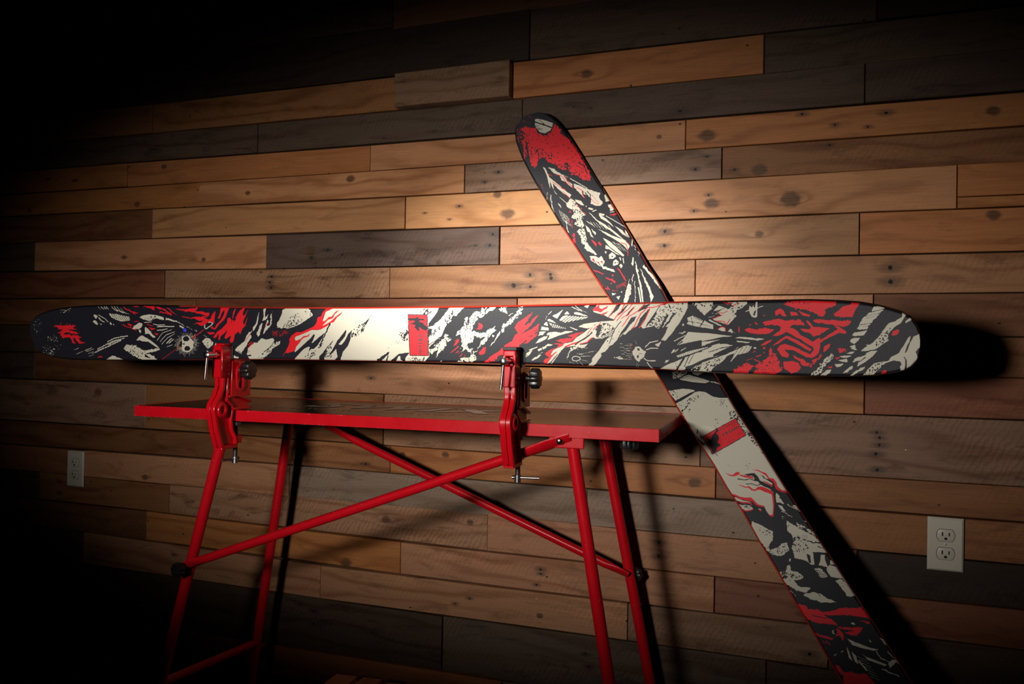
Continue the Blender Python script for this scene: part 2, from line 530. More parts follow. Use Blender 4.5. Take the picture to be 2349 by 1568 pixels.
kl0 8 3059 24 3065 2
kl0 8 3067 26 3072 5
kl0 8 3074 29 3080 7
cp1 0 2925 -49 2936 -34 2948 -32 2932 -45
cp0 0 2912 -67 2941 -50 2995 -27 3049 -4 3102 2 3102 -19 3067 -29 3014 -58 3001 -67 2978 -75 2920 -75
kl0 37 2999 -25 2972 -71
kl0 15 3017 -17 2999 -58
kl0 11 3033 -13 3014 -47
kl0 40 3102 -28 3005 -61
kl0 8 2912 -60 2977 -35
ks0 12 2941 -59 2995 -29 2974 -66
cp1 0 3014 -76 3042 -53 3102 -37 3103 -81 3032 -81
ks0 45 3014 -76 3042 -53 3102 -37 3103 -81 3032 -81
cp0 0 3007 121 3027 129 3056 116 3100 96 3100 80 3027 92 3006 99 3011 107
kl0 11 3007 110 3047 103 3091 89
kl0 11 3022 125 3029 92
kl0 18 3072 118 3053 89
kl0 11 3029 125 3091 96
cp0 0 2990 96 2993 101 2998 96 2993 90
cp1 0 3024 171 3099 187 3099 162 3071 129 3055 145 3034 162
ks0 36 3024 171 3099 187 3099 162 3071 129 3055 145 3034 162
cp1 0 3059 187 3091 187 3086 153 3071 129 3060 140
ks0 30 3059 187 3091 187 3082 162 3059 162
cp0 0 3100 145 3118 165 3142 158 3121 149
cl0 24 3069 109 3099 89
cl0 31 3061 89 3096 84
cl0 25 3085 114 3128 93
cl0 9 3095 138 3116 135
cl0 9 3081 122 3106 129
cp1 0 3126 189 3182 190 3222 190 3217 171 3200 158 3181 149 3179 126 3166 111 3155 97 3147 93 3131 104 3111 109 3099 118 3130 129 3113 142 3144 156 3168 162 3158 174
ks0 25 3165 187 3220 187 3193 151 3172 122 3158 144
rl0 20 3126 182 3151 171 3177 185
rl0 14 3116 142 3134 138 3151 147
rl0 16 3097 118 3118 126 3134 131
rl0 16 3111 109 3138 109 3145 95 3159 117
rl0 18 3165 164 3186 173
cp0 0 3117 79 3129 89 3140 88 3145 73 3131 73
rl0 14 3115 79 3131 89 3142 86 3145 72
cp2 0 3151 73 3159 83 3170 75 3184 67 3159 72
cp0 0 3227 165 3234 158 3237 167 3244 156 3248 180 3253 178 3252 126 3245 122 3233 126 3226 139 3223 151
kp0 0 3245 149 3248 149 3245 131 3238 129 3241 144
cl0 16 3212 144 3244 154 3272 164
cl0 9 3225 165 3227 151
cp0 0 3061 64 3117 62 3175 56 3132 53 3061 36
cp0 0 3061 34 3105 40 3135 46 3106 37 3062 18
cp0 0 3175 49 3194 54 3280 48 3253 41 3219 46
kl0 9 3184 45 3253 42
kl0 9 3218 56 3253 48
cp0 0 3181 40 3232 35 3219 32 3184 36
cp0 0 3093 19 3123 30 3125 26 3102 15
cp0 0 3062 2 3120 26 3142 28 3177 23 3150 14 3115 -5 3090 -16 3062 -33
kl0 13 3085 -3 3129 12 3174 23
ks0 6 3062 -2 3150 21 3115 -5
cp0 0 3062 -40 3106 -19 3160 0 3184 16 3219 24 3236 21 3229 6 3219 -3 3185 -11 3161 -40 3174 -13 3150 -18 3133 -37 3098 -63 3074 -80 3063 -80
kl0 22 3202 20 3150 -6 3062 -40
kp0 0 3150 -15 3176 -5 3161 -38 3136 -39
ks0 40 3063 -46 3133 -19 3133 -37 3081 -76
kl0 9 3191 15 3174 -14
kl0 9 3205 18 3188 -10
kl0 9 3219 22 3202 -7
kl0 9 3233 26 3216 -3
cp0 0 3243 19 3252 17 3250 12 3241 13
rp1 0 3266 107 3303 114 3325 120 3343 112 3396 118 3413 96 3378 97 3350 89 3330 93 3306 98 3281 94
rp0 0 3333 91 3354 91 3377 84 3390 74 3399 62 3422 51 3437 39 3462 55 3463 23 3445 20 3425 29 3404 43 3387 53 3364 67 3352 74 3339 65 3321 57 3305 59 3330 77
rp0 0 3351 59 3364 56 3391 42 3420 24 3435 13 3430 7 3417 13 3384 34 3351 51 3331 35 3304 22 3321 38
rp0 0 3321 11 3331 26 3348 31 3378 21 3414 3 3431 -4 3444 5 3445 17 3463 23 3458 0 3444 -13 3421 -16 3404 -6 3378 7 3365 10 3345 10 3362 -5 3358 -17 3338 -13
rp1 0 3373 -5 3385 -12 3418 -27 3413 -32 3431 -35 3426 -48 3403 -43 3398 -31 3380 -19
rp1 0 3345 -32 3372 -29 3393 -36 3400 -52 3389 -66 3366 -72 3346 -53 3342 -41
rp2 0 3169 -79 3189 -53 3216 -40 3230 -42 3244 -49 3261 -43 3271 -32 3283 -18 3308 -12 3310 -31 3313 1 3320 -11 3322 -31 3334 -32 3339 -64 3306 -84 3238 -83 3234 -61 3217 -83 3169 -83
kp2 0 3238 -81 3251 -48 3227 -67 3220 -78
rp0 0 3295 -12 3294 6 3299 18 3304 11 3306 -10
rp1 0 3211 79 3228 87 3252 82 3278 85 3313 82 3292 66 3261 62 3227 67
rp0 0 3265 23 3280 37 3304 47 3299 38 3279 25
rp0 0 3395 84 3428 83 3439 90 3462 92 3462 64 3441 57 3430 69 3408 74
rp0 0 3416 116 3429 106 3439 92 3428 93 3419 105
rp0 0 3440 116 3461 118 3462 102 3445 106
rp2 0 3339 174 3362 181 3385 189 3460 192 3461 135 3437 144 3419 144 3401 154 3382 154 3352 165
rp1 0 3309 132 3316 147 3329 155 3339 149 3353 128 3340 126 3329 139 3316 130
rp0 0 3363 144 3383 142 3391 130 3365 130
rp0 0 3386 151 3402 142 3429 133 3427 126 3406 130
kp1 0 3402 153 3427 146 3434 130 3419 139
rp0 0 3242 108 3250 105 3257 96 3249 98
rp0 0 3249 -15 3269 -8 3269 -12 3250 -18
rp0 0 3233 -4 3248 6 3247 1
rl0 23 3275 132 3277 129
rl0 21 3228 99 3229 95
rl0 39 3276 16 3279 13
rl0 27 3277 -1 3279 -3
rl1 18 3190 92 3192 70
rl0 11 3218 -31 3240 -22
rl1 23 3245 -27 3264 -36
rp1 0 3429 193 3520 188 3508 166 3495 157 3476 154 3480 138 3470 126 3460 128 3441 140 3429 149
rp0 0 3504 135 3521 149 3533 162 3558 167 3563 183 3588 180 3582 164 3571 147 3564 126 3528 125 3508 128
rp1 0 3440 114 3448 118 3480 114 3531 113 3559 113 3553 99 3534 92 3504 97 3485 101 3458 104 3445 107
rp0 0 3430 92 3458 90 3493 87 3471 71 3442 60 3430 67
rp0 0 3452 38 3485 61 3509 78 3519 83 3506 95 3522 92 3544 77 3544 68 3522 71 3503 61 3474 45 3462 35 3457 22 3459 9 3449 -9 3433 -18 3433 -1 3443 12 3432 39
rp0 0 3472 4 3475 23 3495 35 3494 23 3481 7
rp2 0 3523 17 3551 14 3545 8 3523 1
rl1 31 3515 -16 3525 -13
rl1 31 3490 -49 3501 -48
rl2 35 3434 -47 3466 -9
cp1 0 3578 85 3584 99 3599 126 3620 145 3629 161 3653 163 3661 154 3658 148 3646 136 3637 123 3628 114 3619 96 3609 86 3587 84
kl0 12 3617 141 3659 151
kl0 8 3602 128 3646 138
kl0 8 3598 119 3639 128
kl0 10 3587 99 3624 104
kl0 7 3595 92 3621 97
cp0 0 3563 63 3569 72 3587 75 3610 81 3600 63 3575 60
cp0 0 3560 50 3568 54 3588 55 3582 43 3569 33 3557 41
cp0 0 3556 26 3573 31 3574 21 3557 22
cp0 0 3557 19 3573 21 3581 12 3570 14
cp0 0 3543 0 3560 7 3574 8 3564 0
cp0 0 3523 -9 3543 -7 3564 -5 3551 -14 3536 -14
cp0 0 3520 -23 3548 -17 3552 -29 3533 -28
cp0 0 3508 -37 3539 -33 3530 -43 3516 -47
cp2 0 3431 -81 3458 -47 3482 -15 3502 1 3506 -6 3495 -27 3479 -46 3460 -74 3450 -82
ks0 30 3434 -75 3502 1 3506 -6 3460 -74
cp1 0 3466 -79 3481 -58 3503 -56 3489 -70 3483 -79
cp0 0 3665 92 3675 104 3694 111 3713 126 3714 137 3720 144 3729 136 3718 119 3709 104 3694 94 3681 79 3673 64 3674 46 3655 32 3637 18 3613 11 3590 10 3604 23 3626 38 3641 55 3656 77
ks0 33 3654 72 3687 96 3673 64 3674 46 3637 25 3637 45
cp0 0 3608 4 3624 11 3642 13 3627 -7 3604 -28 3580 -44 3584 -28 3606 -14
cp1 0 3564 -29 3573 -15 3610 -1 3604 -13 3583 -23
cp0 0 3722 109 3739 126 3747 119 3734 111 3724 104
cp0 0 3739 63 3736 43 3730 33 3725 16 3722 2 3729 13 3738 40 3747 60 3766 70 3769 30 3759 19 3754 10 3761 -16 3746 -39 3728 -53 3729 -17 3722 -7 3718 -5 3724 -18 3723 -56 3713 -60 3709 -40 3714 -32 3709 -22 3690 -19 3668 -28 3653 -42 3638 -59 3626 -76 3593 -77 3614 -50 3632 -31 3645 -27 3675 -21 3682 -9 3706 6 3723 38 3730 55
ks0 30 3614 -50 3645 -27 3668 -28 3631 -69 3600 -70
rp0 0 3683 64 3687 77 3699 84 3706 81 3702 69 3690 63
rp0 0 3652 -74 3656 -58 3668 -51 3670 -58 3661 -75
cp1 0 3533 -72 3555 -44 3566 -39 3569 -47 3552 -61
cp1 0 3558 -77 3577 -56 3604 -40 3601 -48 3580 -64 3571 -76
cp0 0 3602 31 3616 32 3613 28
kp0 0 1894 129 1981 129 1991 -38 1906 -39
rp0 0 1897 126 1978 126 1988 -35 1909 -36
kp1 0 1897 111 1911 113 1930 115 1937 119 1946 111 1966 111 1976 104 1955 105 1944 101 1962 93 1983 77 1977 63 1962 67 1947 77 1945 61 1934 67 1925 77 1933 85 1920 87 1902 89 1918 95 1931 103 1900 103
kl0 8 1897 109 1877 113
kl0 8 1899 101 1883 101
kl0 8 1937 117 1935 126
kl0 8 1952 111 1954 124
kl0 8 1917 114 1915 123
kl0 8 1925 77 1907 75
kl0 8 1934 67 1929 55
kl0 8 1945 63 1945 51
kl0 8 1962 67 1969 59
kl0 8 1976 104 1977 91
kl0 8 1966 111 1974 118
kl0 7 1933 50 1933 43
kl0 7 1935 10 1935 6
kl0 7 1936 -8 1936 -12
kl0 7 1924 49 1925 26
kl0 7 1927 14 1928 2
kl0 7 1930 -10 1931 -30
kl0 7 1917 47 1919 24
kl0 7 1921 -10 1922 -28
kl0 7 1911 46 1912 32
kl0 7 1913 26 1915 6
kl0 7 1915 2 1917 -31
kl0 7 1963 49 1968 -30"""
INK_B = """rp2 0 36 -39 52 -17 75 9 96 7 117 23 127 45 124 71 105 95 138 108 159 101 190 116 231 124 293 128 385 125 420 104 408 79 372 64 342 39 324 36 298 9 260 -11 237 -26 217 -31 196 -47 214 -73 232 -99 210 -97 210 -103 170 -95 137 -79 166 -115 126 -98 94 -87 75 -56 46 -49
rs0 30 20 -70 43 -41 109 -81 84 -104
ks0 30 62 -50 76 -27 145 -67 128 -94
ks0 33 258 -10 297 53 367 96 420 104 355 46
ks0 25 120 -62 184 -3 242 0 196 -47
kl1 19 145 -67 188 -88
kl1 19 163 -37 200 -58
kl1 14 201 15 249 -10
kl1 14 194 -10 237 -11
kl1 12 151 -47 178 -58
kl1 36 317 99 347 115 387 107
kl0 12 325 85 359 102
kl1 47 106 -68 156 -94
kl2 48 288 53 332 31
kl0 16 56 14 76 13 101 15 119 33 122 63 111 87 98 97
cp0 0 36 30 41 43 69 72 97 95 109 83 119 63 116 35 99 17 74 12 57 15
kl0 30 46 22 76 49 111 79
kl0 11 42 42 78 54
kl0 9 48 50 82 57
kl0 11 58 17 76 32
kl0 12 78 13 93 38
kl0 9 67 14 86 31
kl0 9 82 16 103 35
rs0 25 105 95 136 110 153 102 121 85
rl1 7 13 -27 51 13
rl1 7 5 9 33 25
cp0 0 244 -60 253 -54 272 -55 303 -59 325 -52 366 -37 409 -23 433 -12 442 -26 409 -41 373 -53 337 -60 366 -73 402 -71 436 -58 475 -47 509 -38 555 -26 611 -2 628 5 596 -13 534 -27 483 -34 459 -54 415 -68 382 -76 339 -70 319 -66 355 -86 321 -77 291 -66
cp1 0 260 -38 279 -21 319 -2 354 23 347 15 333 7 366 9 389 18 411 13 387 2 362 -6 344 -17 325 -11 299 -30
rl0 12 281 -60 308 -42
rl0 15 310 -26 325 -6 349 -4 383 -1
rl0 19 335 5 363 5 392 10 411 13
rl0 15 330 -58 365 -43 400 -24
rl0 15 396 -39 444 -27
cp1 0 393 25 418 47 449 68 500 111 521 95 549 98 553 81 552 74 522 46 497 61 464 47 479 32 445 24 415 19
rl0 17 416 30 442 43 460 35 483 35
kl0 20 447 46 463 39 485 38
kl0 22 458 51 481 54 501 45
kl0 22 459 62 483 67 511 47
rl0 12 484 72 518 77 539 82
rl0 12 501 59 528 65 545 78
cl0 19 361 24 396 43 448 71
cp1 0 520 125 522 138 561 134 552 111
cp1 0 570 112 573 126 606 132 607 115 597 109
rl0 20 580 128 607 129
rl0 17 619 96 631 131
rl0 17 629 104 631 125
cl0 15 608 103 616 124
cp0 0 461 -9 483 12 511 15 503 3 474 -11
cp0 0 532 29 550 44 552 34 535 21
cp0 0 581 56 603 77 606 67 591 53
rl0 17 487 -13 505 -13
rl0 17 514 -4 525 -13 550 -2
cl0 25 558 33 562 53
cp0 0 514 19 520 24 525 18
cp0 0 548 13 564 20 605 30 641 49 676 62 716 78 762 90 726 71 689 59 647 39 605 25
cp0 0 584 51 623 71 664 80 682 81 640 66 610 50
cl0 17 612 77 709 127 744 131
cp0 0 716 120 738 121 771 118 738 112
cl0 10 593 -3 632 3
cl0 10 604 8 642 13
cl0 10 614 19 653 24
cl0 10 625 30 663 35
cl0 10 635 41 674 46
cl0 10 646 51 684 57
cl0 10 656 62 695 67
cl0 9 678 89 731 97
cl0 9 685 92 738 100
cl0 9 692 95 745 103
cl0 9 699 98 752 106
cl0 9 706 102 758 110
cl0 9 713 105 765 113
cp0 0 637 5 682 35 730 63 763 92 795 101 779 77 748 59 705 39 667 21
cp1 0 448 -21 472 -15 514 -12 544 -7 555 -3 549 -22 566 -32 596 -39 600 -53 564 -77 552 -53 529 -71 519 -50 500 -44 473 -63 456 -58
cp1 0 596 -62 610 -45 644 -56 682 -73 669 -94 635 -80 601 -83
ks0 33 448 -21 555 -3 600 -53 564 -77
ks0 25 588 -75 610 -45 682 -73 669 -94
cp1 0 595 -33 615 -24 676 -30 659 -34 625 -36
cp1 0 623 -15 656 -6 665 -15 642 -18
cl1 15 362 -108 401 -138
cl1 20 378 -100 423 -120 462 -132
cp1 0 425 -94 446 -84 464 -87 441 -92
cl0 10 463 -103 520 -114
cl0 10 471 -100 528 -111
cl0 10 479 -96 536 -108
cl0 10 487 -93 543 -104
cl0 10 494 -90 551 -101
cl0 10 502 -86 559 -98
cl0 10 510 -83 567 -94
cl1 20 528 -102 582 -123
cl1 25 533 -134 580 -130
rl2 37 497 -63 502 -60
rl1 12 525 -83 547 -90
rl1 12 539 -74 577 -94
rl2 32 598 -98 636 -116
rp1 0 674 -43 704 -32 696 -44
rp1 0 699 -17 720 -13 716 -22
cp0 0 698 9 738 25 728 14
rl2 15 310 -108 347 -128
cp0 0 696 9 730 28 776 41 828 52 832 44 795 29 753 14 727 10
cp0 0 663 17 697 42 731 67 775 98 804 97 816 79 786 74 739 57 701 34
rl0 20 765 70 785 86 815 82
rl0 15 772 94 802 98
rl0 15 821 77 839 65
cl0 7 735 37 797 50
cl0 7 742 42 804 56
cl0 7 748 48 811 62
cl0 7 755 54 817 67
cl0 7 762 59 824 73
cp1 0 602 -79 619 -57 646 -65 682 -69 726 -60 757 -58 748 -68 717 -84 696 -94 684 -84 653 -86 636 -81
ks0 25 602 -79 619 -57 682 -69 653 -86
cp1 0 740 -94 754 -71 773 -57 767 -42 807 -45 814 -61 834 -50 858 -30 879 -25 864 -39 837 -63 820 -70 784 -89 759 -97
kl0 12 781 -76 827 -69
kl0 12 771 -87 808 -80
rl1 45 760 -86 775 -86
rl1 45 789 -72 795 -72
rl1 42 791 -56 805 -59
cp0 0 785 -10 782 9 802 17 812 14 814 -2 804 -18
kl0 37 799 -1 804 0
cp0 0 825 -8 823 7 842 13 851 5 848 -13 843 -21
kl0 40 835 -4 838 -3
kl0 22 840 6 844 6
cp0 0 860 5 855 16 869 19 876 7
kl0 20 864 9 866 10
cp0 0 822 25 830 32 845 23
cp0 0 734 3 754 11 785 21 816 34 804 24 763 6 750 -9
cl1 27 838 40 860 28
cp0 0 758 -19 767 -10 773 -20
rp0 0 673 -43 692 -35 708 -33 718 -41 705 -42
rp1 0 700 -22 721 -12 727 -18 713 -24
rl2 30 600 -100 641 -119
rp0 0 805 -118 831 -91 862 -75 848 -86 819 -109
rl1 32 876 -80 915 -52
rl1 32 898 -56 922 -56
rl1 25 867 -7 903 -6 944 -7
rl1 42 880 -49 887 -45
rl1 32 913 -72 917 -72
rp1 0 916 -114 934 -91 931 -106
rl0 20 916 -97 939 -94
rl0 11 939 -57 956 -59
rl0 11 939 -50 956 -51
rl0 11 940 -42 957 -44
rl0 11 941 -35 957 -36
rl0 11 941 -27 958 -29
rl0 11 942 -20 959 -21
rl0 11 943 -13 959 -14
rl1 11 948 -88 964 -61
rl0 11 953 -26 969 -19
rl0 75 838 -126 905 -119
cp1 0 876 85 906 76 964 56 1008 44 1081 11 1077 5 1002 36 961 50 917 64
kl0 12 978 45 1077 5
cp1 0 911 84 979 78 1046 72 1086 65 1100 40 1060 56 1015 65 962 74
cp1 0 919 105 980 116 1046 121 1093 120 1077 114 1019 107 958 101 923 97
cp0 0 916 123 939 126 981 126 950 120
cp1 0 860 78 856 86 870 80 898 59 882 62
cp1 0 920 51 982 4 940 31
cp1 0 928 32 963 -1 976 5 1009 -17 1042 -58 1033 -72 987 -32 962 -4
kl0 9 982 -32 967 10
kl0 9 990 -34 975 8
kl0 9 997 -35 983 6
kl0 9 1005 -37 991 5
kl0 9 1013 -39 998 3
kl0 9 1021 -40 1006 1
cl0 32 1003 28 1074 1
cl1 17 967 28 1060 -21
cp0 0 957 -93 973 -77 971 -98
cp0 0 986 -85 992 -66 1006 -82
cp0 0 976 -54 978 -44 983 -55
cp0 0 771 128 780 128 813 106 806 105
cl2 17 808 117 861 116
cp0 0 1584 -110 1587 -78 1584 -5 1591 14 1608 33 1642 50 1664 74 1685 110 1976 116 2165 121 2153 106 2128 51 2208 -2 2199 -15 2183 -14 2159 -13 2141 -33 2127 -36 2103 -46 2075 -81 2049 -107 1822 -111
cp1 0 1445 -43 1476 20 1497 5 1492 -44 1477 -59
ks0 45 1445 -43 1476 20 1497 5 1492 -44 1477 -59
cp0 0 1496 -36 1497 10 1529 38 1570 73 1576 74 1571 51 1528 -3
kl0 17 1490 -43 1490 20
kl0 11 1501 -24 1503 6
cp0 0 1482 29 1525 94 1524 44 1507 30
cl1 21 1578 78 1598 97 1622 111
cp0 0 1513 -111 1532 -67 1541 -44 1570 -7 1580 -3 1575 -25 1573 -81 1572 -101 1547 -102
ks0 20 1516 -107 1532 -72 1565 -81 1568 -103
ks0 26 1591 -101 1596 -48 1621 -52 1632 -95 1669 -105 1629 -108
ks0 20 1636 -71 1651 -46 1672 -69 1666 -83
ks0 25 1660 44 1685 98 1725 68 1695 57
ks0 45 1734 73 1741 94 1783 103 1832 98 1891 111 1860 81 1782 79
ks0 30 1593 -71 1602 5 1611 30 1620 -26
kl2 40 1738 76 1766 71
ks0 30 1702 -92 1763 -77 1817 -91 1780 -102
ks0 50 1843 84 1863 109 1927 106 1926 94 1880 86
ks0 8 1929 -56 1955 -33 1969 -61
ks0 13 1965 15 1976 34 2001 22 1993 7
ks0 20 1734 5 1745 24 1764 3
kl2 15 1942 101 1986 103
kp0 0 1773 -83 1776 84 1865 82 1865 -85
rp0 0 1776 -79 1778 81 1862 80 1862 -82
kp1 0 1787 -73 1805 -59 1791 -39 1777 -10 1784 -7 1792 -24 1799 -18 1816 -23 1828 -38 1847 -32 1850 -53 1864 -72 1859 -81 1827 -75
kl0 11 1778 -13 1756 -10
kl0 11 1862 -71 1882 -68
kl0 10 1805 -59 1775 -67
kl0 10 1799 -13 1771 -7
kl0 10 1804 -79 1826 -67
kl0 8 1829 -1 1829 13
kl0 8 1836 -2 1837 20
kl0 8 1844 -3 1844 27
kl0 8 1851 -3 1852 77
kl0 8 1830 30 1830 42
kl0 8 1836 29 1837 41
kl0 8 1838 53 1838 75
kl0 8 1844 51 1845 78
kl0 8 1800 36 1802 75
kp0 0 1988 -28 2006 -10 2012 11 2021 27 2037 31 2058 30 2077 42 2106 60 2118 64 2160 108 2177 97 2150 49 2128 51 2108 46 2088 31 2073 23 2059 20 2047 10 2036 17 2025 12 2014 -5
kp0 0 2107 57 2094 67 2074 58 2059 49 2049 48 2036 39 2049 52 2062 54 2074 65 2090 74 2111 68 2121 65
kl0 19 2007 -47 2026 -23 2032 -2 2053 16
kl0 17 2043 -28 2052 -9 2070 8 2074 28
rp0 0 1959 -77 1973 -68 1983 -55 1980 -36 1987 -23 1994 -32 1992 -50 1985 -63 1974 -73
rp0 0 1991 -35 2010 -13 2019 1 2030 13 2041 13 2029 0 2017 -17 2000 -31
rp0 0 2001 22 2017 48 2031 56 2046 69 2067 67 2078 82 2100 83 2114 78 2136 86 2158 110 2166 109 2142 80 2119 66 2097 73 2084 71 2069 62 2052 62 2034 52 2020 44
rp0 0 2027 -64 2040 -45 2052 -36 2057 -22 2076 -14 2081 -5 2077 9 2084 24 2094 32 2123 51 2146 41 2173 26 2213 -2 2206 -14 2187 -16 2188 -14 2199 -11 2205 -2 2180 16 2132 41 2110 22 2091 9 2087 -2 2086 -13 2076 -22 2060 -28 2054 -39 2040 -50
rp0 0 2047 -108 2058 -90 2077 -77 2090 -61 2101 -39 2120 -34 2138 -31 2156 -12 2163 -11 2149 -31 2134 -41 2120 -42 2105 -61 2088 -79 2067 -91 2055 -106
rp0 0 2062 35 2075 48 2100 64 2104 60 2076 43
cp0 0 2061 -104 2071 -93 2096 -75 2115 -53 2128 -47 2117 -54 2101 -78 2087 -96 2077 -101
rp0 0 2089 -97 2108 -68 2127 -48 2130 -52 2114 -67 2107 -81
cp1 0 2097 -104 2112 -85 2130 -57 2144 -57 2146 -67 2134 -88 2115 -101
ks0 30 2097 -104 2112 -85 2130 -57 2144 -57 2134 -88
rl1 23 2127 -99 2141 -83 2148 -59
cp0 0 2153 -38 2164 -28 2163 -35
rp0 0 2158 -41 2167 -28 2171 -35
cp1 0 2134 59 2156 64 2153 59 2176 61 2189 62 2167 41 2157 43
cp1 0 2181 39 2192 51 2222 51 2208 41
cl1 14 2207 36 2249 61
cl1 12 2194 71 2249 103
cp2 0 2212 87 2219 108 2248 106 2233 95
cl2 9 2227 38 2238 15
cp1 0 2187 -87 2206 -73 2234 -55 2265 -37 2294 -59 2268 -107 2188 -107 2201 -96
ks0 25 2214 -76 2267 -38 2262 -73 2240 -87
cp1 0 2248 34 2277 49 2323 74 2358 98 2382 107 2332 13 2309 23 2280 21
ks0 25 2248 34 2314 57 2335 21 2280 21
cl2 40 2283 61 2318 87 2353 101
cp2 0 2282 92 2290 102 2301 102
cp1 0 2208 -106 2237 -53 2261 -38 2285 -50 2301 -75 2308 -83 2320 -86 2327 -56 2321 -29 2328 -12 2356 -19 2360 -37 2364 -47 2355 -71 2339 -89 2315 -97 2288 -99 2264 -110
ks0 25 2288 -99 2315 -78 2327 -21 2356 -19 2355 -71 2330 -93
ks0 25 2227 -80 2257 -42 2272 -56 2257 -84
cp1 0 2277 22 2297 58 2333 79 2377 105 2397 110 2425 112 2440 111 2419 80 2407 56 2434 45 2451 35 2443 24 2436 22 2416 10 2391 -20 2378 -12 2354 -6 2340 10 2318 21 2289 17
ks0 25 2306 24 2342 73 2398 44 2378 -12 2339 8
kl1 26 2360 61 2377 85 2398 112
kl1 14 2397 83 2420 111
kp0 0 2400 31 2410 41 2439 28 2433 21
kp0 0 2406 57 2441 116 2452 113 2433 76 2451 60 2458 48 2451 35
cp0 0 2429 78 2437 91 2453 81 2483 75 2459 48 2448 63
cp0 0 2463 99 2477 110 2490 110 2477 88
cp0 0 2477 85 2500 108 2529 113 2576 112 2571 102 2543 98 2533 84 2519 65 2493 64 2484 68
cp0 0 2462 26 2471 47 2489 53 2512 56 2512 42 2502 27 2483 28
kl0 7 2463 32 2505 29
kl0 7 2466 38 2508 36
kl0 7 2470 45 2512 42
kl0 7 2473 52 2515 49
kl0 7 2477 59 2519 56
kl0 7 2468 21 2498 65
kl0 7 2475 19 2504 63
kl0 7 2482 17 2511 61
kl0 7 2489 15 2518 59
cp1 0 2538 72 2541 90 2566 102 2588 106 2621 112 2617 89 2608 75 2577 77 2561 75
ks0 15 2538 72 2566 102 2582 86
cp1 0 2406 -59 2409 -50 2427 -57 2445 -36 2471 -28 2474 -43 2466 -68 2489 -64 2499 -59 2519 -25 2530 -52 2514 -71 2489 -87 2467 -100 2438 -105 2444 -90 2425 -83 2414 -69
ks0 30 2422 -81 2468 -26 2468 -64 2452 -100
cs0 50 2411 -101 2418 -83 2433 -88 2436 -104 2422 -106
cp1 0 2528 -66 2536 -29 2550 -9 2579 6 2611 31 2585 -20 2554 -52
kl0 12 2551 -12 2564 -11
cl2 12 2482 -100 2523 -92
cp0 0 2389 -42 2384 -33 2392 -35 2398 -44
rp1 0 2547 -108 2572 -76 2584 -79 2601 -46 2619 -33 2631 9 2632 23 2642 50 2661 83 2663 101 2696 106 2732 115 2710 97 2686 69 2660 26 2644 -12 2628 -39 2659 -19 2685 -12 2673 -28 2653 -59 2642 -82 2613 -102 2580 -106
rp1 0 2687 -18 2708 19 2732 63 2743 48 2747 24 2738 11 2717 -9 2730 33 2699 -12
rp1 0 2705 69 2727 100 2732 91 2718 77
rp1 0 2667 -105 2685 -88 2702 -72 2716 -52 2720 -62 2700 -85 2677 -104
rl2 21 2702 -94 2736 -77
rp1 0 2691 -19 2722 -12 2744 -27 2718 -29 2715 -41
kl0 15 2611 -77 2646 -35
cp0 0 2698 32 2700 43 2712 47 2705 37
cp0 0 2691 -43 2693 -34 2698 -42 2708 -40 2702 -48
cp0 0 2740 -10 2760 6 2800 41 2826 71 2819 52 2795 21 2769 -5
cp0 0 2762 -27 2780 -29 2818 -37 2802 -43
cp0 0 2787 -22 2806 -15 2837 -24 2823 -31
cp0 0 2793 3 2824 13 2861 48 2883 67 2882 56 2839 15
cp0 0 2771 60 2790 62 2790 57
cp0 0 2789 96 2808 113 2834 112 2817 100
cl1 14 2826 59 2851 59 2881 81
cl1 30 2828 -16 2870 -10
cl1 20 2886 40 2934 82
cp1 0 2879 73 2876 93 2886 110 2910 114 2888 97 2895 69
cp0 0 2771 -88 2769 -69 2775 -83
cp0 0 2773 -60 2769 -50 2775 -45 2774 -51
cl0 6 2810 -13 2839 11
cl0 6 2823 -12 2852 11
cl0 6 2837 -12 2865 12
cl0 6 2850 -11 2879 12
cl0 6 2864 -11 2892 12
cl0 6 2877 -10 2905 13
cl0 6 2890 -10 2919 13
cl1 16 2843 93 2871 101 2907 112
rp1 0 2798 -103 2809 -93 2838 -88 2846 -65 2863 -48 2876 -21 2933 -6 2879 -122 2851 -97 2829 -102"""
OUT_A_LO = [(0.1,20.8),(2.6,3.6),(6.1,-6.5),(11.6,-16.6),(20.4,-26.6),(32.4,-34.5),(47.6,-39.3),(72.8,-42.9),(100.5,-44.9),(128.5,-45.3),(174.0,-44.9),(297.5,-42.9),(461.4,-38.9),(595.2,-35.2),(712.8,-33.7),(855.8,-32.9),(982.4,-31.9),(1103.5,-31.4),(1228.2,-32.0),(1338.9,-32.8),(1445.0,-35.1),(1546.9,-38.9),(1637.4,-40.1),(1717.1,-40.4),(1779.5,-39.2),(1818.8,-36.1),(1841.6,-32.1),(1860.1,-27.2),(1870.8,-20.4),(1879.4,-9.5),(1882.9,9.2),(1883.4,24.9)]
OUT_A_HI = [(-0.1,31.0),(0.7,44.3),(6.8,53.5),(19.4,61.8),(40.8,69.2),(70.1,75.6),(100.9,78.9),(133.4,81.7),(166.4,83.0),(294.3,84.1),(440.2,81.6),(592.6,79.6),(710.3,79.1),(853.5,79.3),(980.2,80.8),(1101.4,82.3),(1226.1,85.0),(1336.8,87.2),(1466.9,90.3),(1544.9,92.2),(1635.5,93.6),(1715.2,94.5),(1763.4,92.2),(1794.6,89.6),(1825.2,83.4),(1844.1,77.4),(1858.9,72.2),(1869.7,63.5),(1876.8,52.7),(1881.9,38.4),(1883.3,25.6)]
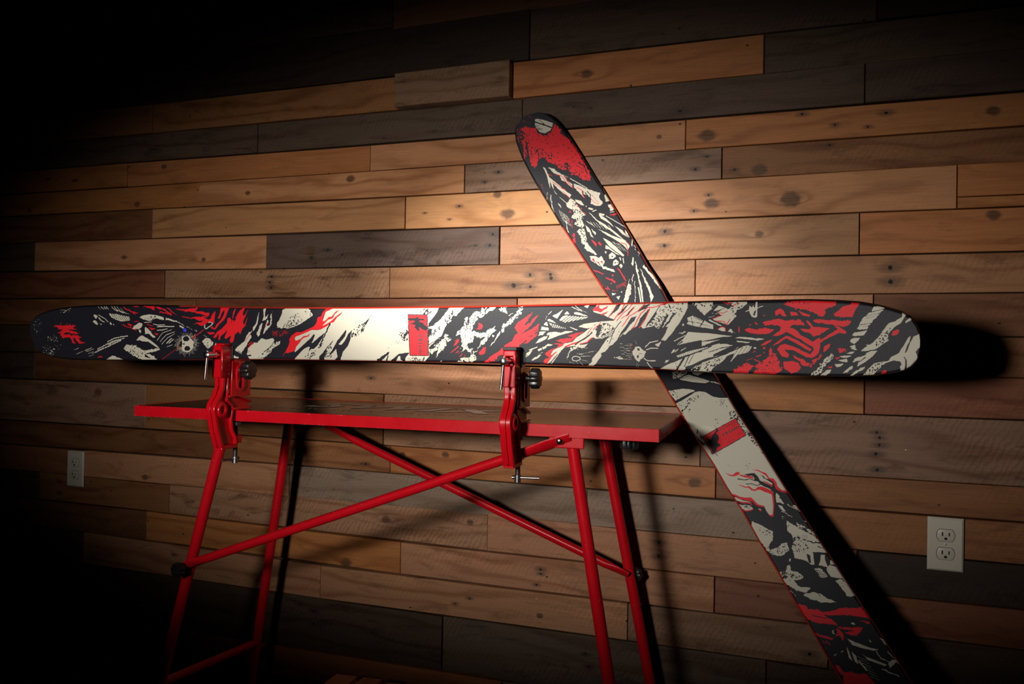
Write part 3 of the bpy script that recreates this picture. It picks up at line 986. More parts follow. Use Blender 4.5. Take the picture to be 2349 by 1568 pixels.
OUT_B_LO = [(-0.6,-5.0),(0.0,-14.7),(6.6,-36.0),(17.2,-47.2),(32.4,-54.5),(53.8,-59.6),(80.2,-63.8),(113.9,-66.3),(144.0,-67.4),(200.0,-67.3),(260.2,-67.9),(323.0,-65.2),(369.4,-63.9),(435.9,-61.7),(498.1,-59.4),(699.5,-55.6),(753.6,-55.5),(817.4,-55.6),(889.2,-54.4),(950.5,-52.2),(1010.1,-53.7),(1063.0,-51.1),(1132.9,-53.7),(1205.8,-53.6),(1264.9,-55.2),(1327.5,-55.3),(1404.5,-57.6),(1435.3,-58.1)]
OUT_B_HI = [(-0.6,-3.0),(0.4,5.6),(6.2,31.2),(17.2,45.6),(32.2,54.9),(50.9,60.3),(74.6,63.9),(105.3,65.7),(152.2,67.3),(198.1,67.4),(228.2,67.4),(237.9,68.9),(343.7,67.0),(405.6,64.9),(457.9,61.8),(512.6,62.0),(568.6,56.6),(776.7,56.9),(834.5,55.0),(884.7,53.2),(953.6,55.3),(1007.1,53.8),(1070.0,53.0),(1188.5,53.7),(1238.3,54.7),(1310.7,55.1),(1364.5,55.9),(1417.4,55.9),(1477.0,55.6)]
FR_A = ((-1.73232,-0.55332,1.04596),(0.99859,0.05308,0.00000),(0.00000,0.00000,1.00000),(0.05308,-0.99859,-0.00000))
FR_B = ((-0.70125,0.07944,1.58596),(0.55393,-0.24361,-0.79612),(0.83256,0.16208,0.52969),(0.00000,-0.95623,0.29261))
TB = ((-1.48021,-0.51789,0.89891),(0.99859,0.05308,0.00000),(-0.05308,0.99859,0.00000))
PLANKS = [
(-4400,-3020,1930,1930,2011,2011,'D',0,[],[]),
(-3020,-1820,1930,1926,2011,2008,'K',0,[],[]),
(-1820,-1114,1926,1912,2008,2002,'D',0,[],[]),
(-1114,-396,1912,1919,2002,2002,'B2',0,[],[]),
(-396,1300,1919,1919,2002,2002,'K',0,[],[]),
(-4400,-2951,1785,1785,1930,1930,'B2',0,[],[]),
(-2951,-1751,1785,1781,1930,1925,'K',0,[],[]),
(-1751,-715,1781,1787,1925,1922,'K',0,[],[]),
(-715,105,1787,1788,1922,1919,'D',0,[],[]),
(105,1300,1788,1786,1919,1919,'K',0,[],[]),
(-4400,-3150,1694,1694,1785,1785,'D',0,[],[]),
(-3150,-1950,1694,1690,1785,1782,'B',0,[],[]),
(-1950,-1092,1690,1690,1782,1783,'B',0,[],[]),
(-1092,-758,1690,1690,1783,1786,'G',26,[],[]),
(-758,-135,1690,1692,1786,1786,'O',0,[(-114,-4,12)],[]),
(-135,1300,1692,1694,1786,1786,'D',0,[],[]),
(-4400,-3796,1606,1606,1694,1694,'G',0,[],[]),
(-3796,-2596,1606,1606,1694,1694,'B',0,[],[]),
(-2596,-1556,1606,1603,1694,1690,'D2',0,[],[]),
(-1556,-732,1603,1602,1690,1690,'D2',0,[],[]),
(-732,82,1602,1605,1690,1696,'D',0,[],[(-2,-25,6)]),
(82,1300,1605,1605,1696,1694,'D',0,[],[]),
(-4400,-3248,1531,1531,1606,1606,'B2',0,[],[]),
(-3248,-2048,1531,1530,1606,1605,'O',0,[],[(265,4,4),(385,-6,5)]),
(-2048,-1178,1530,1528,1605,1600,'O',0,[(-290,19,9)],[]),
(-1178,-313,1528,1528,1600,1601,'P',0,[(369,0,6)],[]),
(-313,1300,1528,1533,1601,1605,'O',0,[(-755,-9,16),(-160,-1,12)],[(-543,25,5),(-367,13,6),(-473,-5,4),(-404,-15,4)]),
(-4400,-2964,1458,1458,1531,1531,'B2',0,[],[]),
(-2964,-1764,1458,1455,1531,1529,'O',0,[(360,-21,10),(-99,-19,8)],[]),
(-1764,-890,1455,1452,1529,1528,'P',0,[(90,19,11),(-257,-4,7)],[]),
(-890,-227,1452,1453,1528,1529,'G',0,[(-120,22,9)],[(297,18,3),(270,-11,5),(-236,12,5),(-274,-12,4)]),
(-227,1300,1453,1457,1529,1533,'B',0,[(-678,-23,15)],[(-734,-19,4),(-526,25,4)]),
(-4400,-3141,1369,1369,1458,1458,'D',0,[],[]),
(-3141,-1941,1369,1364,1458,1456,'B2',0,[],[]),
(-1941,-1065,1364,1363,1456,1452,'P',0,[],[]),
(-1065,-573,1363,1360,1452,1453,'Y',0,[(53,-14,16),(22,38,10)],[(-86,12,4),(-114,-22,3),(-187,-2,3)]),
(-573,268,1360,1361,1453,1458,'P',0,[(-97,-12,15),(82,-10,20)],[(-104,9,4),(-138,-28,4)]),
(268,1300,1387,1387,1458,1457,'O',0,[],[]),
(268,1300,1361,1361,1387,1387,'O',0,[],[]),
(-4400,-3634,1274,1274,1369,1369,'D',0,[],[]),
(-3634,-2434,1274,1272,1369,1368,'D',0,[],[]),
(-2434,-1516,1272,1263,1368,1362,'P',0,[(-77,-8,8),(233,-21,7)],[]),
(-1516,-788,1263,1261,1362,1361,'D2',0,[(191,-41,8),(-214,0,16),(136,-14,8)],[(-209,-19,4),(-156,1,5),(345,29,5),(337,1,5),(297,1,3)]),
(-788,-504,1261,1263,1361,1359,'P2',0,[],[]),
(-504,75,1263,1267,1359,1361,'G2',0,[(75,7,9)],[(-144,21,6),(-145,-14,6)]),
(75,1300,1267,1270,1361,1361,'O',0,[(-351,31,12)],[]),
(-4400,-3090,1181,1181,1274,1274,'D',0,[],[]),
(-3090,-1890,1181,1181,1274,1266,'R',0,[],[]),
(-1890,-1110,1181,1176,1266,1261,'W',0,[],[(2,20,5),(-3,3,5),(1,-13,6)]),
(-1110,-285,1176,1177,1261,1265,'G2',0,[],[(-5,14,6),(49,14,6),(51,5,7),(-4,-17,6),(-50,-13,10)]),
(-285,1300,1177,1183,1265,1270,'G2',0,[],[(-368,13,9),(-367,-17,9)]),
(-4400,-2971,1096,1096,1181,1181,'D',0,[],[]),
(-2971,-1771,1096,1092,1181,1180,'B',0,[],[]),
(-1771,-737,1092,1089,1180,1175,'R',0,[],[]),
(-737,106,1089,1087,1175,1180,'P2',0,[],[]),
(106,1300,1087,1087,1180,1183,'B2',0,[],[]),
(-4400,-3623,1005,1005,1096,1096,'B2',0,[],[]),
(-3623,-2423,1005,1005,1096,1094,'D',0,[],[]),
(-2423,-1097,1005,1001,1094,1090,'B',0,[],[]),
(-1097,-176,1001,999,1090,1088,'B',0,[],[]),
(-176,1300,999,1002,1088,1087,'B',0,[],[]),
(-4400,-3623,916,916,1005,1005,'G',0,[],[]),
(-3623,-2423,916,916,1005,1005,'D',0,[],[]),
(-2423,-1591,916,916,1005,1003,'B2',0,[],[]),
(-1591,-728,916,911,1003,998,'P2',0,[],[(-3,-1,5)]),
(-728,90,911,912,998,1002,'O',0,[],[]),
(90,1300,912,916,1002,1002,'R',0,[],[]),
(-4400,-3156,777,777,916,916,'B2',0,[],[]),
(-3156,-1956,777,777,916,914,'G',0,[(408,37,14)],[]),
(-1956,-1121,777,774,914,914,'B',0,[],[]),
(-1121,-267,774,772,914,911,'W',0,[],[]),
(-267,1300,772,777,911,916,'G',0,[],[(-400,29,5),(-394,18,5),(-394,2,6),(-401,-18,6),(-398,-53,6)]),
(-4400,-2812,696,696,777,777,'D',0,[],[]),
(-2812,-1612,696,701,777,775,'B2',0,[],[]),
(-1612,-1098,701,699,775,774,'B',0,[],[(181,-18,5)]),
(-1098,-230,699,699,774,773,'O',0,[(385,-2,14),(-396,17,8),(-267,23,10)],[]),
(-230,1300,699,702,773,777,'B',0,[],[]),
(-4400,-3402,615,615,696,696,'D',0,[],[]),
(-3402,-2202,615,612,696,696,'B',0,[],[]),
(-2202,-1423,612,610,696,700,'P2',0,[(-137,-27,9)],[]),
(-1423,-542,610,607,700,699,'W2',0,[],[]),
(-542,-84,607,609,699,698,'W2',0,[],[]),
(-84,1300,609,613,698,702,'B',0,[],[]),
(-4400,-3595,525,525,615,615,'G',0,[],[]),
(-3595,-2395,525,525,615,614,'D',0,[],[]),
(-2395,-1858,525,524,614,611,'B',0,[],[(-179,19,5),(-178,-17,5)]),
(-1858,-808,524,517,611,618,'W',0,[(224,6,12),(475,19,9)],[]),
(-808,-437,517,517,618,608,'P2',0,[],[]),
(-437,80,517,515,608,610,'P2',0,[],[(-183,21,6),(-183,-13,6)]),
(80,1300,515,526,610,613,'K',0,[],[]),
(-4400,-3143,438,438,525,525,'G',0,[],[]),
(-3143,-1943,438,435,525,524,'B2',0,[],[]),
(-1943,-1060,435,429,524,516,'O',0,[(272,-34,14)],[]),
(-1060,-229,429,430,516,517,'P2',0,[],[(-15,13,5),(-15,2,4),(-26,-27,4)]),
(-229,22,430,433,517,515,'R2',0,[],[(74,-21,6),(91,-37,7)]),
(22,1300,433,438,515,526,'R',0,[],[(-507,17,7),(-478,-17,7)]),
(-4400,-3400,335,335,438,438,'B2',0,[],[]),
(-3400,-2200,335,335,438,435,'D',0,[],[]),
(-2200,-1314,335,331,435,425,'P2',0,[],[(-76,19,5)]),
(-1314,-435,331,336,425,428,'P2',0,[(213,-12,8)],[(19,8,4),(-22,-11,4)]),
(-435,23,336,337,428,433,'G',0,[],[(190,-19,7)]),
(23,1300,337,337,433,438,'D',0,[],[]),
(-4400,-2961,190,190,335,335,'B2',0,[],[]),
(-2961,-1761,190,182,335,336,'D',0,[],[]),
(-1761,-932,182,188,336,332,'D',0,[],[(-29,49,5),(16,36,5),(16,0,5)]),
(-932,-110,188,188,332,337,'D2',0,[],[(-19,27,5),(-10,-4,5)]),
(-110,1300,188,188,337,337,'D',0,[],[]),
(-4400,-3582,102,102,190,190,'D',0,[],[]),
(-3582,-2382,102,103,190,186,'B2',0,[],[]),
(-2382,-1584,103,98,186,181,'B',0,[],[(4,17,6),(11,-29,6)]),
(-1584,-761,98,99,181,188,'O',0,[],[]),
(-761,1300,99,99,188,188,'G',0,[],[]),
(-4400,-3131,12,12,102,102,'D',0,[],[]),
(-3131,-1931,12,12,102,103,'B',0,[],[]),
(-1931,-1473,12,12,103,98,'D2',0,[],[]),
(-1473,1300,12,12,98,99,'B',0,[],[]),
(-4400,-3528,2011,2011,2107,2107,'K',0,[],[]),
(-3528,-2086,2011,2010,2107,2107,'B2',0,[],[]),
(-2086,-723,2010,2002,2107,2107,'B2',0,[],[]),
(-723,622,2002,2002,2107,2107,'K',0,[],[]),
(622,1300,2002,2002,2107,2107,'K',0,[],[]),
(-4400,-3006,2107,2107,2237,2237,'K',0,[],[]),
(-3006,-1537,2107,2107,2237,2237,'D',0,[],[]),
(-1537,-159,2107,2107,2237,2237,'B2',0,[],[]),
(-159,839,2107,2107,2237,2237,'B2',0,[],[]),
(839,1300,2107,2107,2237,2237,'B2',0,[],[]),
(-4400,-3476,2237,2237,2337,2337,'K',0,[],[]),
(-3476,-2020,2237,2237,2337,2337,'D',0,[],[]),
(-2020,-666,2237,2237,2337,2337,'K',0,[],[]),
(-666,788,2237,2237,2337,2337,'K',0,[],[]),
(788,1300,2237,2237,2337,2337,'B2',0,[],[]),
(-4400,-3361,2337,2337,2437,2437,'D',0,[],[]),
(-3361,-2430,2337,2337,2437,2437,'D',0,[],[]),
(-2430,-1369,2337,2337,2437,2437,'D',0,[],[]),
(-1369,-483,2337,2337,2437,2437,'D',0,[],[]),
(-483,425,2337,2337,2437,2437,'K',0,[],[]),
(425,1300,2337,2337,2437,2437,'D',0,[],[])]
OUTLETS = [(-2.2301,0.6359),(0.2537,0.6416)]
LBL_A = [[985.0, 25.2], [988.6, -15.7], [970.3, 22.3], [973.2, -15.5], [979.6, 22.4], [990.5, 25.3]]
LBL_B = [[895.8, -3.8], [896.7, 38.0], [910.3, -1.3], [910.4, 37.1], [902.9, -0.6], [891.4, -3.6]]
BLUE = [[406.9, 26.8], [413.9, 26.8]]

# ---------------------------------------------------------------- helpers
def link(name, me, parent=None, mat=None, smooth=False):
    o = bpy.data.objects.new(name, me); C.objects.link(o)
    if parent: o.parent = parent
    if mat: me.materials.append(mat)
    if smooth:
        me.polygons.foreach_set('use_smooth', [True] * len(me.polygons))
    return o
class MB:
    """collects simple solids and links them as one mesh object"""
    def __init__(self, M=None): self.v = []; self.f = []; self.M = M
    def add(self, vs, fs):
        n = len(self.v)
        for p in vs:
            p = Vector(p)
            self.v.append(self.M @ p if self.M else p)
        self.f += [tuple(i + n for i in f) for f in fs]
    def box(self, x0, x1, y0, y1, z0, z1):
        self.add([(x0,y0,z0),(x1,y0,z0),(x1,y1,z0),(x0,y1,z0),(x0,y0,z1),(x1,y0,z1),(x1,y1,z1),(x0,y1,z1)],
                 [(0,3,2,1),(4,5,6,7),(0,1,5,4),(1,2,6,5),(2,3,7,6),(3,0,4,7)])
    def prism(self, poly, x0, x1):      # (y,z) outline swept along x
        n = len(poly)
        self.add([(x0,a,b) for a,b in poly] + [(x1,a,b) for a,b in poly],
                 [tuple(range(n-1,-1,-1)), tuple(range(n,2*n))] + [(i,(i+1)%n,n+(i+1)%n,n+i) for i in range(n)])
    def strip(self, line, th, x0, x1):  # a bent bar following a (y,z) polyline, thickness th to its right
        L = [Vector(p) for p in line]; off = []
        for i, p in enumerate(L):
            d = (L[min(i+1,len(L)-1)] - L[max(i-1,0)]).normalized(); off.append(p + Vector((d.y, -d.x)) * th)
        self.prism([tuple(p) for p in L] + [tuple(p) for p in reversed(off)], x0, x1)
    def tube(self, pts, rad, n=16, cap=True):
        pts = [Vector(p) for p in pts]; rings = []
        rads = rad if isinstance(rad, (list, tuple)) else [rad] * len(pts)
        for i, p in enumerate(pts):
            d = (pts[min(i+1,len(pts)-1)] - pts[max(i-1,0)]).normalized()
            a = d.orthogonal().normalized() if i == 0 else (a - d * a.dot(d)).normalized()
            b = d.cross(a); R = rads[i]
            rx, ry = R if isinstance(R, tuple) else (R, R)
            rings.append([p + a * (rx * math.cos(2*math.pi*k/n)) + b * (ry * math.sin(2*math.pi*k/n)) for k in range(n)])
        vs = [v for r in rings for v in r]; fs = []
        for i in range(len(pts)-1):
            for k in range(n): fs.append((i*n+k, i*n+(k+1)%n, (i+1)*n+(k+1)%n, (i+1)*n+k))
        if cap: fs += [tuple(range(n-1,-1,-1)), tuple((len(pts)-1)*n + k for k in range(n))]
        self.add(vs, fs)
    def lathe(self, prof, o, axis, n=24, lobes=0, depth=0.0):  # prof: (radius, height along axis)
        o = Vector(o); ax = Vector(axis).normalized(); a = ax.orthogonal().normalized(); b = ax.cross(a); vs = []; fs = []
        for R, h in prof:
            for k in range(n):
                t = 2*math.pi*k/n; rr = R * (1 - depth * (0.5 - 0.5*math.cos(lobes*t)) ** 2) if lobes else R
                vs.append(o + ax*h + a*(rr*math.cos(t)) + b*(rr*math.sin(t)))
        for i in range(len(prof)-1):
            for k in range(n): fs.append((i*n+k, i*n+(k+1)%n, (i+1)*n+(k+1)%n, (i+1)*n+k))
        fs += [tuple(range(n-1,-1,-1)), tuple((len(prof)-1)*n+k for k in range(n))]
        self.add(vs, fs)
    def build(self, name, mat, parent=None, bevel=0.0, smooth=True):
        me = bpy.data.meshes.new(name); me.from_pydata([tuple(v) for v in self.v], [], self.f)
        bm = bmesh.new(); bm.from_mesh(me); bmesh.ops.recalc_face_normals(bm, faces=bm.faces); bm.to_mesh(me); bm.free()
        o = link(name, me, parent, mat)
        if smooth:
            me.polygons.foreach_set('use_smooth', [True]*len(me.polygons)); me.update()
            if hasattr(me, 'set_sharp_from_angle'): me.set_sharp_from_angle(angle=math.radians(38))
        if bevel:
            b = o.modifiers.new('bevel', 'BEVEL'); b.width = bevel; b.segments = 2; b.limit_method = 'ANGLE'; b.angle_limit = math.radians(40)
        return o
def tag(o, label=None, cat=None, group=None, kind=None):
    if label: o['label'] = label
    if cat: o['category'] = cat
    if group: o['group'] = group
    if kind: o['kind'] = kind
    return o
def empty(name, loc, label, cat, group=None):
    o = bpy.data.objects.new(name, None); C.objects.link(o); o.location = loc; o.empty_display_size = 0.05
    return tag(o, label, cat, group)
# ---------------------------------------------------------------- materials
class NT:
    def __init__(self, name):
        self.m = bpy.data.materials.new(name); self.m.use_nodes = True; self.t = self.m.node_tree
        self.bsdf = self.t.nodes['Principled BSDF']
    def n(self, typ, **kw):
        o = self.t.nodes.new(typ)
        for k, v in kw.items():
            if k.startswith('i_'): o.inputs[int(k[2:])].default_value = v
            else: setattr(o, k, v)
        return o
    def l(self, a, b): self.t.links.new(a, b)
    def val(self, x, sock):
        if hasattr(x, 'is_linked') or hasattr(x, 'links'): self.l(x, sock)
        else: sock.default_value = x
    def math(self, op, a, b=0.0, clamp=False):
        o = self.n('ShaderNodeMath', operation=op, use_clamp=clamp); self.val(a, o.inputs[0]); self.val(b, o.inputs[1]); return o.outputs[0]
    def vmath(self, op, a, b=(0,0,0)):
        o = self.n('ShaderNodeVectorMath', operation=op); self.val(a, o.inputs[0]); self.val(b, o.inputs[1])
        return o.outputs['Value'] if op in ('LENGTH','DISTANCE','DOT_PRODUCT') else o.outputs['Vector']
    def mix(self, fac, a, b, blend='MIX'):
        o = self.n('ShaderNodeMix', data_type='RGBA', blend_type=blend)
        self.val(fac, o.inputs[0]); self.val(a, o.inputs[6]); self.val(b, o.inputs[7]); return o.outputs[2]
    def noise(self, vec, scale, detail=3.0, rough=0.55, dist=0.0):
        o = self.n('ShaderNodeTexNoise'); self.val(vec, o.inputs['Vector'])
        o.inputs['Scale'].default_value = scale; o.inputs['Detail'].default_value = detail
        o.inputs['Roughness'].default_value = rough; o.inputs['Distortion'].default_value = dist; return o.outputs[0]
    def ramp(self, x, lo, hi):
        o = self.n('ShaderNodeMapRange', clamp=True, interpolation_type='SMOOTHSTEP'); self.val(x, o.inputs[0])
        o.inputs[1].default_value = lo; o.inputs[2].default_value = hi; return o.outputs[0]
    def bump(self, h, strength, dist):
        o = self.n('ShaderNodeBump'); o.inputs['Strength'].default_value = strength; o.inputs['Distance'].default_value = dist
        self.val(h, o.inputs['Height']); self.l(o.outputs[0], self.bsdf.inputs['Normal'])
    def set(self, **kw):
        for k, v in kw.items(): self.val(v, self.bsdf.inputs[k.replace('_', ' ')])
        return self.m
def plain(name, col, rough=0.4, metal=0.0, var=0.12, scale=60, spec=0.5, coat=0.0):
    t = NT(name); tc = t.n('ShaderNodeTexCoord').outputs['Object']; nz = t.noise(tc, scale, 4)
    c = t.mix(nz, tuple(x*(1-var) for x in col)+(1,), tuple(min(1,x*(1+var)) for x in col)+(1,))
    r = t.math('ADD', t.math('MULTIPLY', nz, 0.12), rough-0.06)
    return t.set(Base_Color=c, Roughness=r, Metallic=metal, Specular_IOR_Level=spec, Coat_Weight=coat)
def wood_material():
    """reclaimed board: tone and wear come from the object's colour, knots and nail holes from its properties"""
    t = NT('reclaimed_wood')
    tc = t.n('ShaderNodeTexCoord').outputs['Object']; oi = t.n('ShaderNodeObjectInfo')
    base = oi.outputs['Color']; wear = oi.outputs['Alpha']; rnd = oi.outputs['Random']
    off = t.n('ShaderNodeCombineXYZ'); t.l(t.math('MULTIPLY', rnd, 91.0), off.inputs[0]); t.l(t.math('MULTIPLY', rnd, 37.0), off.inputs[1]); t.l(t.math('MULTIPLY', rnd, 13.7), off.inputs[2])
    sep = t.n('ShaderNodeSeparateXYZ'); t.l(tc, sep.inputs[0])
    flat = t.n('ShaderNodeCombineXYZ'); t.l(sep.outputs[0], flat.inputs[0]); t.l(sep.outputs[2], flat.inputs[1])
    P = flat.outputs[0]                                            # (along, across) on the board face
    Pr = t.vmath('ADD', P, off.outputs[0])
    def att(nm):
        a = t.n('ShaderNodeAttribute', attribute_type='OBJECT', attribute_name=nm); s = t.n('ShaderNodeSeparateXYZ'); t.l(a.outputs['Vector'], s.inputs[0])
        c = t.n('ShaderNodeCombineXYZ'); t.l(s.outputs[0], c.inputs[0]); t.l(s.outputs[1], c.inputs[1]); return c.outputs[0], t.math('MAXIMUM', s.outputs[2], 0.00001)
    knot = None; bend = None; ringk = None
    for nm in ('knot_a', 'knot_b', 'knot_c'):
        c, r = att(nm); d = t.vmath('SUBTRACT', P, c)
        d = t.vmath('MULTIPLY', d, (0.75, 1.0, 1.0)); q = t.math('DIVIDE', t.vmath('LENGTH', d), r)
        wob = t.math('MULTIPLY', t.math('SUBTRACT', t.noise(Pr, 60, 2), 0.5), 0.7); q = t.math('ADD', q, wob)
        k = t.math('SUBTRACT', 1.0, t.ramp(q, 0.55, 1.15))
        far = t.vmath('MULTIPLY', t.vmath('SUBTRACT', P, c), (0.28, 1.0, 1.0)); qf = t.math('DIVIDE', t.vmath('LENGTH', far), r)
        b = t.math('MULTIPLY', t.math('DIVIDE', r, t.math('ADD', 0.35, qf)), 1.1)
        b = t.math('MULTIPLY', b, t.math('GREATER_THAN', r, 0.001))
        knot = k if knot is None else t.math('MAXIMUM', knot, k); bend = b if bend is None else t.math('ADD', bend, b)
    # growth rings: slow waves along the board, pushed aside by the knots
    lowf = t.noise(t.vmath('MULTIPLY', Pr, (1.6, 7.0, 1.0)), 1.0, 2, 0.5)
    midf = t.noise(t.vmath('MULTIPLY', Pr, (5.0, 26.0, 1.0)), 1.0, 3, 0.55)
    sepr = t.n('ShaderNodeSeparateXYZ'); t.l(Pr, sepr.inputs[0])
    ph = t.math('ADD', t.math('MULTIPLY', sepr.outputs[1], 120.0), t.math('MULTIPLY', lowf, 26.0))
    ph = t.math('ADD', ph, t.math('MULTIPLY', midf, 5.0)); ph = t.math('ADD', ph, t.math('MULTIPLY', bend, 420.0))
    ring = t.math('ADD', t.math('MULTIPLY', t.math('SINE', ph), 0.5), 0.5); ring = t.math('POWER', ring, 3.0)
    ring = t.math('MULTIPLY', ring, t.ramp(lowf, 0.30, 0.62))
    fib = t.noise(t.vmath('MULTIPLY', Pr, (14.0, 420.0, 1.0)), 1.0, 3, 0.6)
    blot = t.noise(t.vmath('MULTIPLY', Pr, (4.0, 16.0, 1.0)), 1.0, 5, 0.6)
    blot2 = t.noise(t.vmath('MULTIPLY', Pr, (9.0, 30.0, 1.0)), 1.0, 5, 0.65, 0.6)
    saw = t.n('ShaderNodeTexWave', wave_type='BANDS', bands_direction='DIAGONAL'); t.l(t.vmath('MULTIPLY', Pr, (1.0, -0.55, 1.0)), saw.inputs['Vector'])
    saw.inputs['Scale'].default_value = 46; saw.inputs['Distortion'].default_value = 6; saw.inputs['Detail'].default_value = 3; saw.inputs['Detail Scale'].default_value = 1.2
    col = t.mix(ring, base, (0.55, 0.42, 0.32, 1), 'MULTIPLY')
    m = t.n('ShaderNodeMix', data_type='RGBA', blend_type='MULTIPLY'); m.inputs[0].default_value = 0.75; t.l(base, m.inputs[6])
    col = t.mix(t.math('MULTIPLY', ring, 0.62), base, t.mix(1.0, base, (0.50, 0.36, 0.24, 1), 'MULTIPLY'))
    fc = t.math('ADD', 0.72, t.math('MULTIPLY', fib, 0.55)); g = t.n('ShaderNodeCombineColor')
    for i in range(3): t.l(fc, g.inputs[i])
    col = t.mix(1.0, col, g.outputs[0], 'MULTIPLY')
    lightb = t.math('MULTIPLY', t.ramp(blot, 0.5, 0.72), 0.28); col = t.mix(lightb, col, t.mix(1.0, col, (1.5, 1.42, 1.32, 1), 'MULTIPLY'))
    darkb = t.math('MULTIPLY', t.ramp(blot2, 0.52, 0.70), t.math('ADD', 0.22, t.math('MULTIPLY', wear, 0.6))); col = t.mix(darkb, col, t.mix(1.0, col, (0.34, 0.30, 0.29, 1), 'MULTIPLY'))
    sm = t.math('MULTIPLY', t.math('MULTIPLY', t.ramp(saw.outputs[1], 0.55, 0.95), wear), t.math('MULTIPLY', t.ramp(blot, 0.40, 0.62), 0.55)); col = t.mix(sm, col, t.mix(1.0, col, (0.5, 0.46, 0.44, 1), 'MULTIPLY'))
    col = t.mix(t.math('MULTIPLY', knot, 0.82), col, t.mix(t.ramp(fib, 0.3, 0.7), (0.035, 0.018, 0.010, 1), (0.13, 0.062, 0.03, 1)))
    core = None; halo = None
    for nm in ('nail_a', 'nail_b', 'nail_c', 'nail_d', 'nail_e'):
        c, r = att(nm); d = t.vmath('SUBTRACT', P, c); q = t.math('DIVIDE', t.vmath('LENGTH', d), r); q = t.math('ADD', q, t.math('MULTIPLY', t.math('SUBTRACT', t.noise(Pr, 160, 2), 0.5), 0.8))
        qh = t.math('DIVIDE', t.vmath('LENGTH', t.vmath('MULTIPLY', d, (0.42, 1.0, 1.0))), r); qh = t.math('ADD', qh, t.math('MULTIPLY', t.math('SUBTRACT', fib, 0.5), 1.6))
        a = t.math('SUBTRACT', 1.0, t.ramp(q, 0.35, 0.7)); b = t.math('SUBTRACT', 1.0, t.ramp(qh, 0.5, 2.0))
        core = a if core is None else t.math('MAXIMUM', core, a); halo = b if halo is None else t.math('MAXIMUM', halo, b)
    col = t.mix(t.math('MULTIPLY', halo, 0.55), col, (0.022, 0.018, 0.018, 1)); col = t.mix(core, col, (0.004, 0.003, 0.003, 1))
    # fine nicks, pits and pale scuffs of old pallet boards
    vo = t.n('ShaderNodeTexVoronoi'); t.l(t.vmath('MULTIPLY', Pr, (22.0, 30.0, 1.0)), vo.inputs['Vector']); vo.inputs['Scale'].default_value = 1.0
    sc2 = t.n('ShaderNodeSeparateColor'); t.l(vo.outputs['Color'], sc2.inputs[0])
    pit = t.math('MULTIPLY', t.math('LESS_THAN', vo.outputs['Distance'], 0.075), t.math('GREATER_THAN', sc2.outputs[0], 0.80)); col = t.mix(t.math('MULTIPLY', pit, 0.85), col, (0.012, 0.008, 0.007, 1))
    fleck = t.math('MULTIPLY', t.math('LESS_THAN', vo.outputs['Distance'], 0.035), t.math('LESS_THAN', sc2.outputs[1], 0.035)); col = t.mix(fleck, col, (0.7, 0.62, 0.55, 1))
    rough = t.math('ADD', 0.36, t.math('MULTIPLY', blot, 0.34))
    h = t.math('ADD', t.math('MULTIPLY', fib, 0.5), t.math('MULTIPLY', ring, -0.25)); h = t.math('SUBTRACT', h, t.math('MULTIPLY', core, 2.0)); h = t.math('SUBTRACT', h, t.math('MULTIPLY', pit, 0.8)); h = t.math('SUBTRACT', h, t.math('MULTIPLY', sm, 0.5))
    h = t.math('ADD', h, t.math('MULTIPLY', blot, 1.2))
    t.bump(h, 0.35, 0.002)
    return t.set(Base_Color=col, Roughness=rough, Specular_IOR_Level=0.26)
def ink_material():
    """three-ink print on a ski: the mesh attribute holds red and cream coverage"""
    t = NT('printed_topsheet')
    a = t.n('ShaderNodeAttribute', attribute_name='ink'); s = t.n('ShaderNodeSeparateColor'); t.l(a.outputs['Color'], s.inputs[0])
    tc = t.n('ShaderNodeTexCoord').outputs['Object']; nz = t.noise(tc, 900, 2); st = t.noise(t.vmath('MULTIPLY', tc, (30, 30, 600)), 1.0, 2)
    red = t.ramp(s.outputs[0], 0.40, 0.60); cream = t.ramp(s.outputs[1], 0.40, 0.60)
    black = t.mix(nz, (0.005, 0.005, 0.009, 1), (0.016, 0.015, 0.022, 1))
    col = t.mix(red, black, t.mix(nz, (0.60, 0.006, 0.014, 1), (0.74, 0.016, 0.024, 1)))
    col = t.mix(cream, col, t.mix(nz, (0.50, 0.465, 0.375, 1), (0.57, 0.535, 0.435, 1)))
    t.bump(t.math('ADD', nz, t.math('MULTIPLY', st, 0.5)), 0.25, 0.0006)
    return t.set(Base_Color=col, Roughness=t.math('ADD', 0.40, t.math('MULTIPLY', nz, 0.16)), Specular_IOR_Level=0.20)
def chipped_red():
    t = NT('chipped_red_paint'); tc = t.n('ShaderNodeTexCoord').outputs['Object']
    n1 = t.noise(tc, 26, 3); n2 = t.noise(tc, 420, 2)
    geo = t.n('ShaderNodeNewGeometry'); 
    bev = t.n('ShaderNodeBevel', samples=4); bev.inputs[0].default_value = 0.0022
    edge = t.math('SUBTRACT', 1.0, t.vmath('DOT_PRODUCT', bev.outputs[0], geo.outputs['True Normal']))
    worn = t.math('MULTIPLY', t.math('MULTIPLY', t.ramp(edge, 0.05, 0.2), t.ramp(n2, 0.52, 0.6)), t.ramp(n1, 0.45, 0.55))
    speck = t.math('MULTIPLY', t.ramp(n2, 0.735, 0.76), 0.8); worn = t.math('MAXIMUM', worn, speck)
    col = t.mix(n1, (0.50, 0.0035, 0.010, 1), (0.62, 0.006, 0.014, 1)); col = t.mix(worn, col, (0.62, 0.45, 0.40, 1))
    return t.set(Base_Color=col, Roughness=t.math('ADD', 0.22, t.math('MULTIPLY', n1, 0.12)), Specular_IOR_Level=0.22)
M = {}
M['wood'] = wood_material()
M['ink'] = ink_material()
M['red'] = chipped_red()
M['cast_red'] = plain('cast_red_enamel', (0.56, 0.004, 0.010), 0.20, 0.0, 0.1, 40, 0.6)
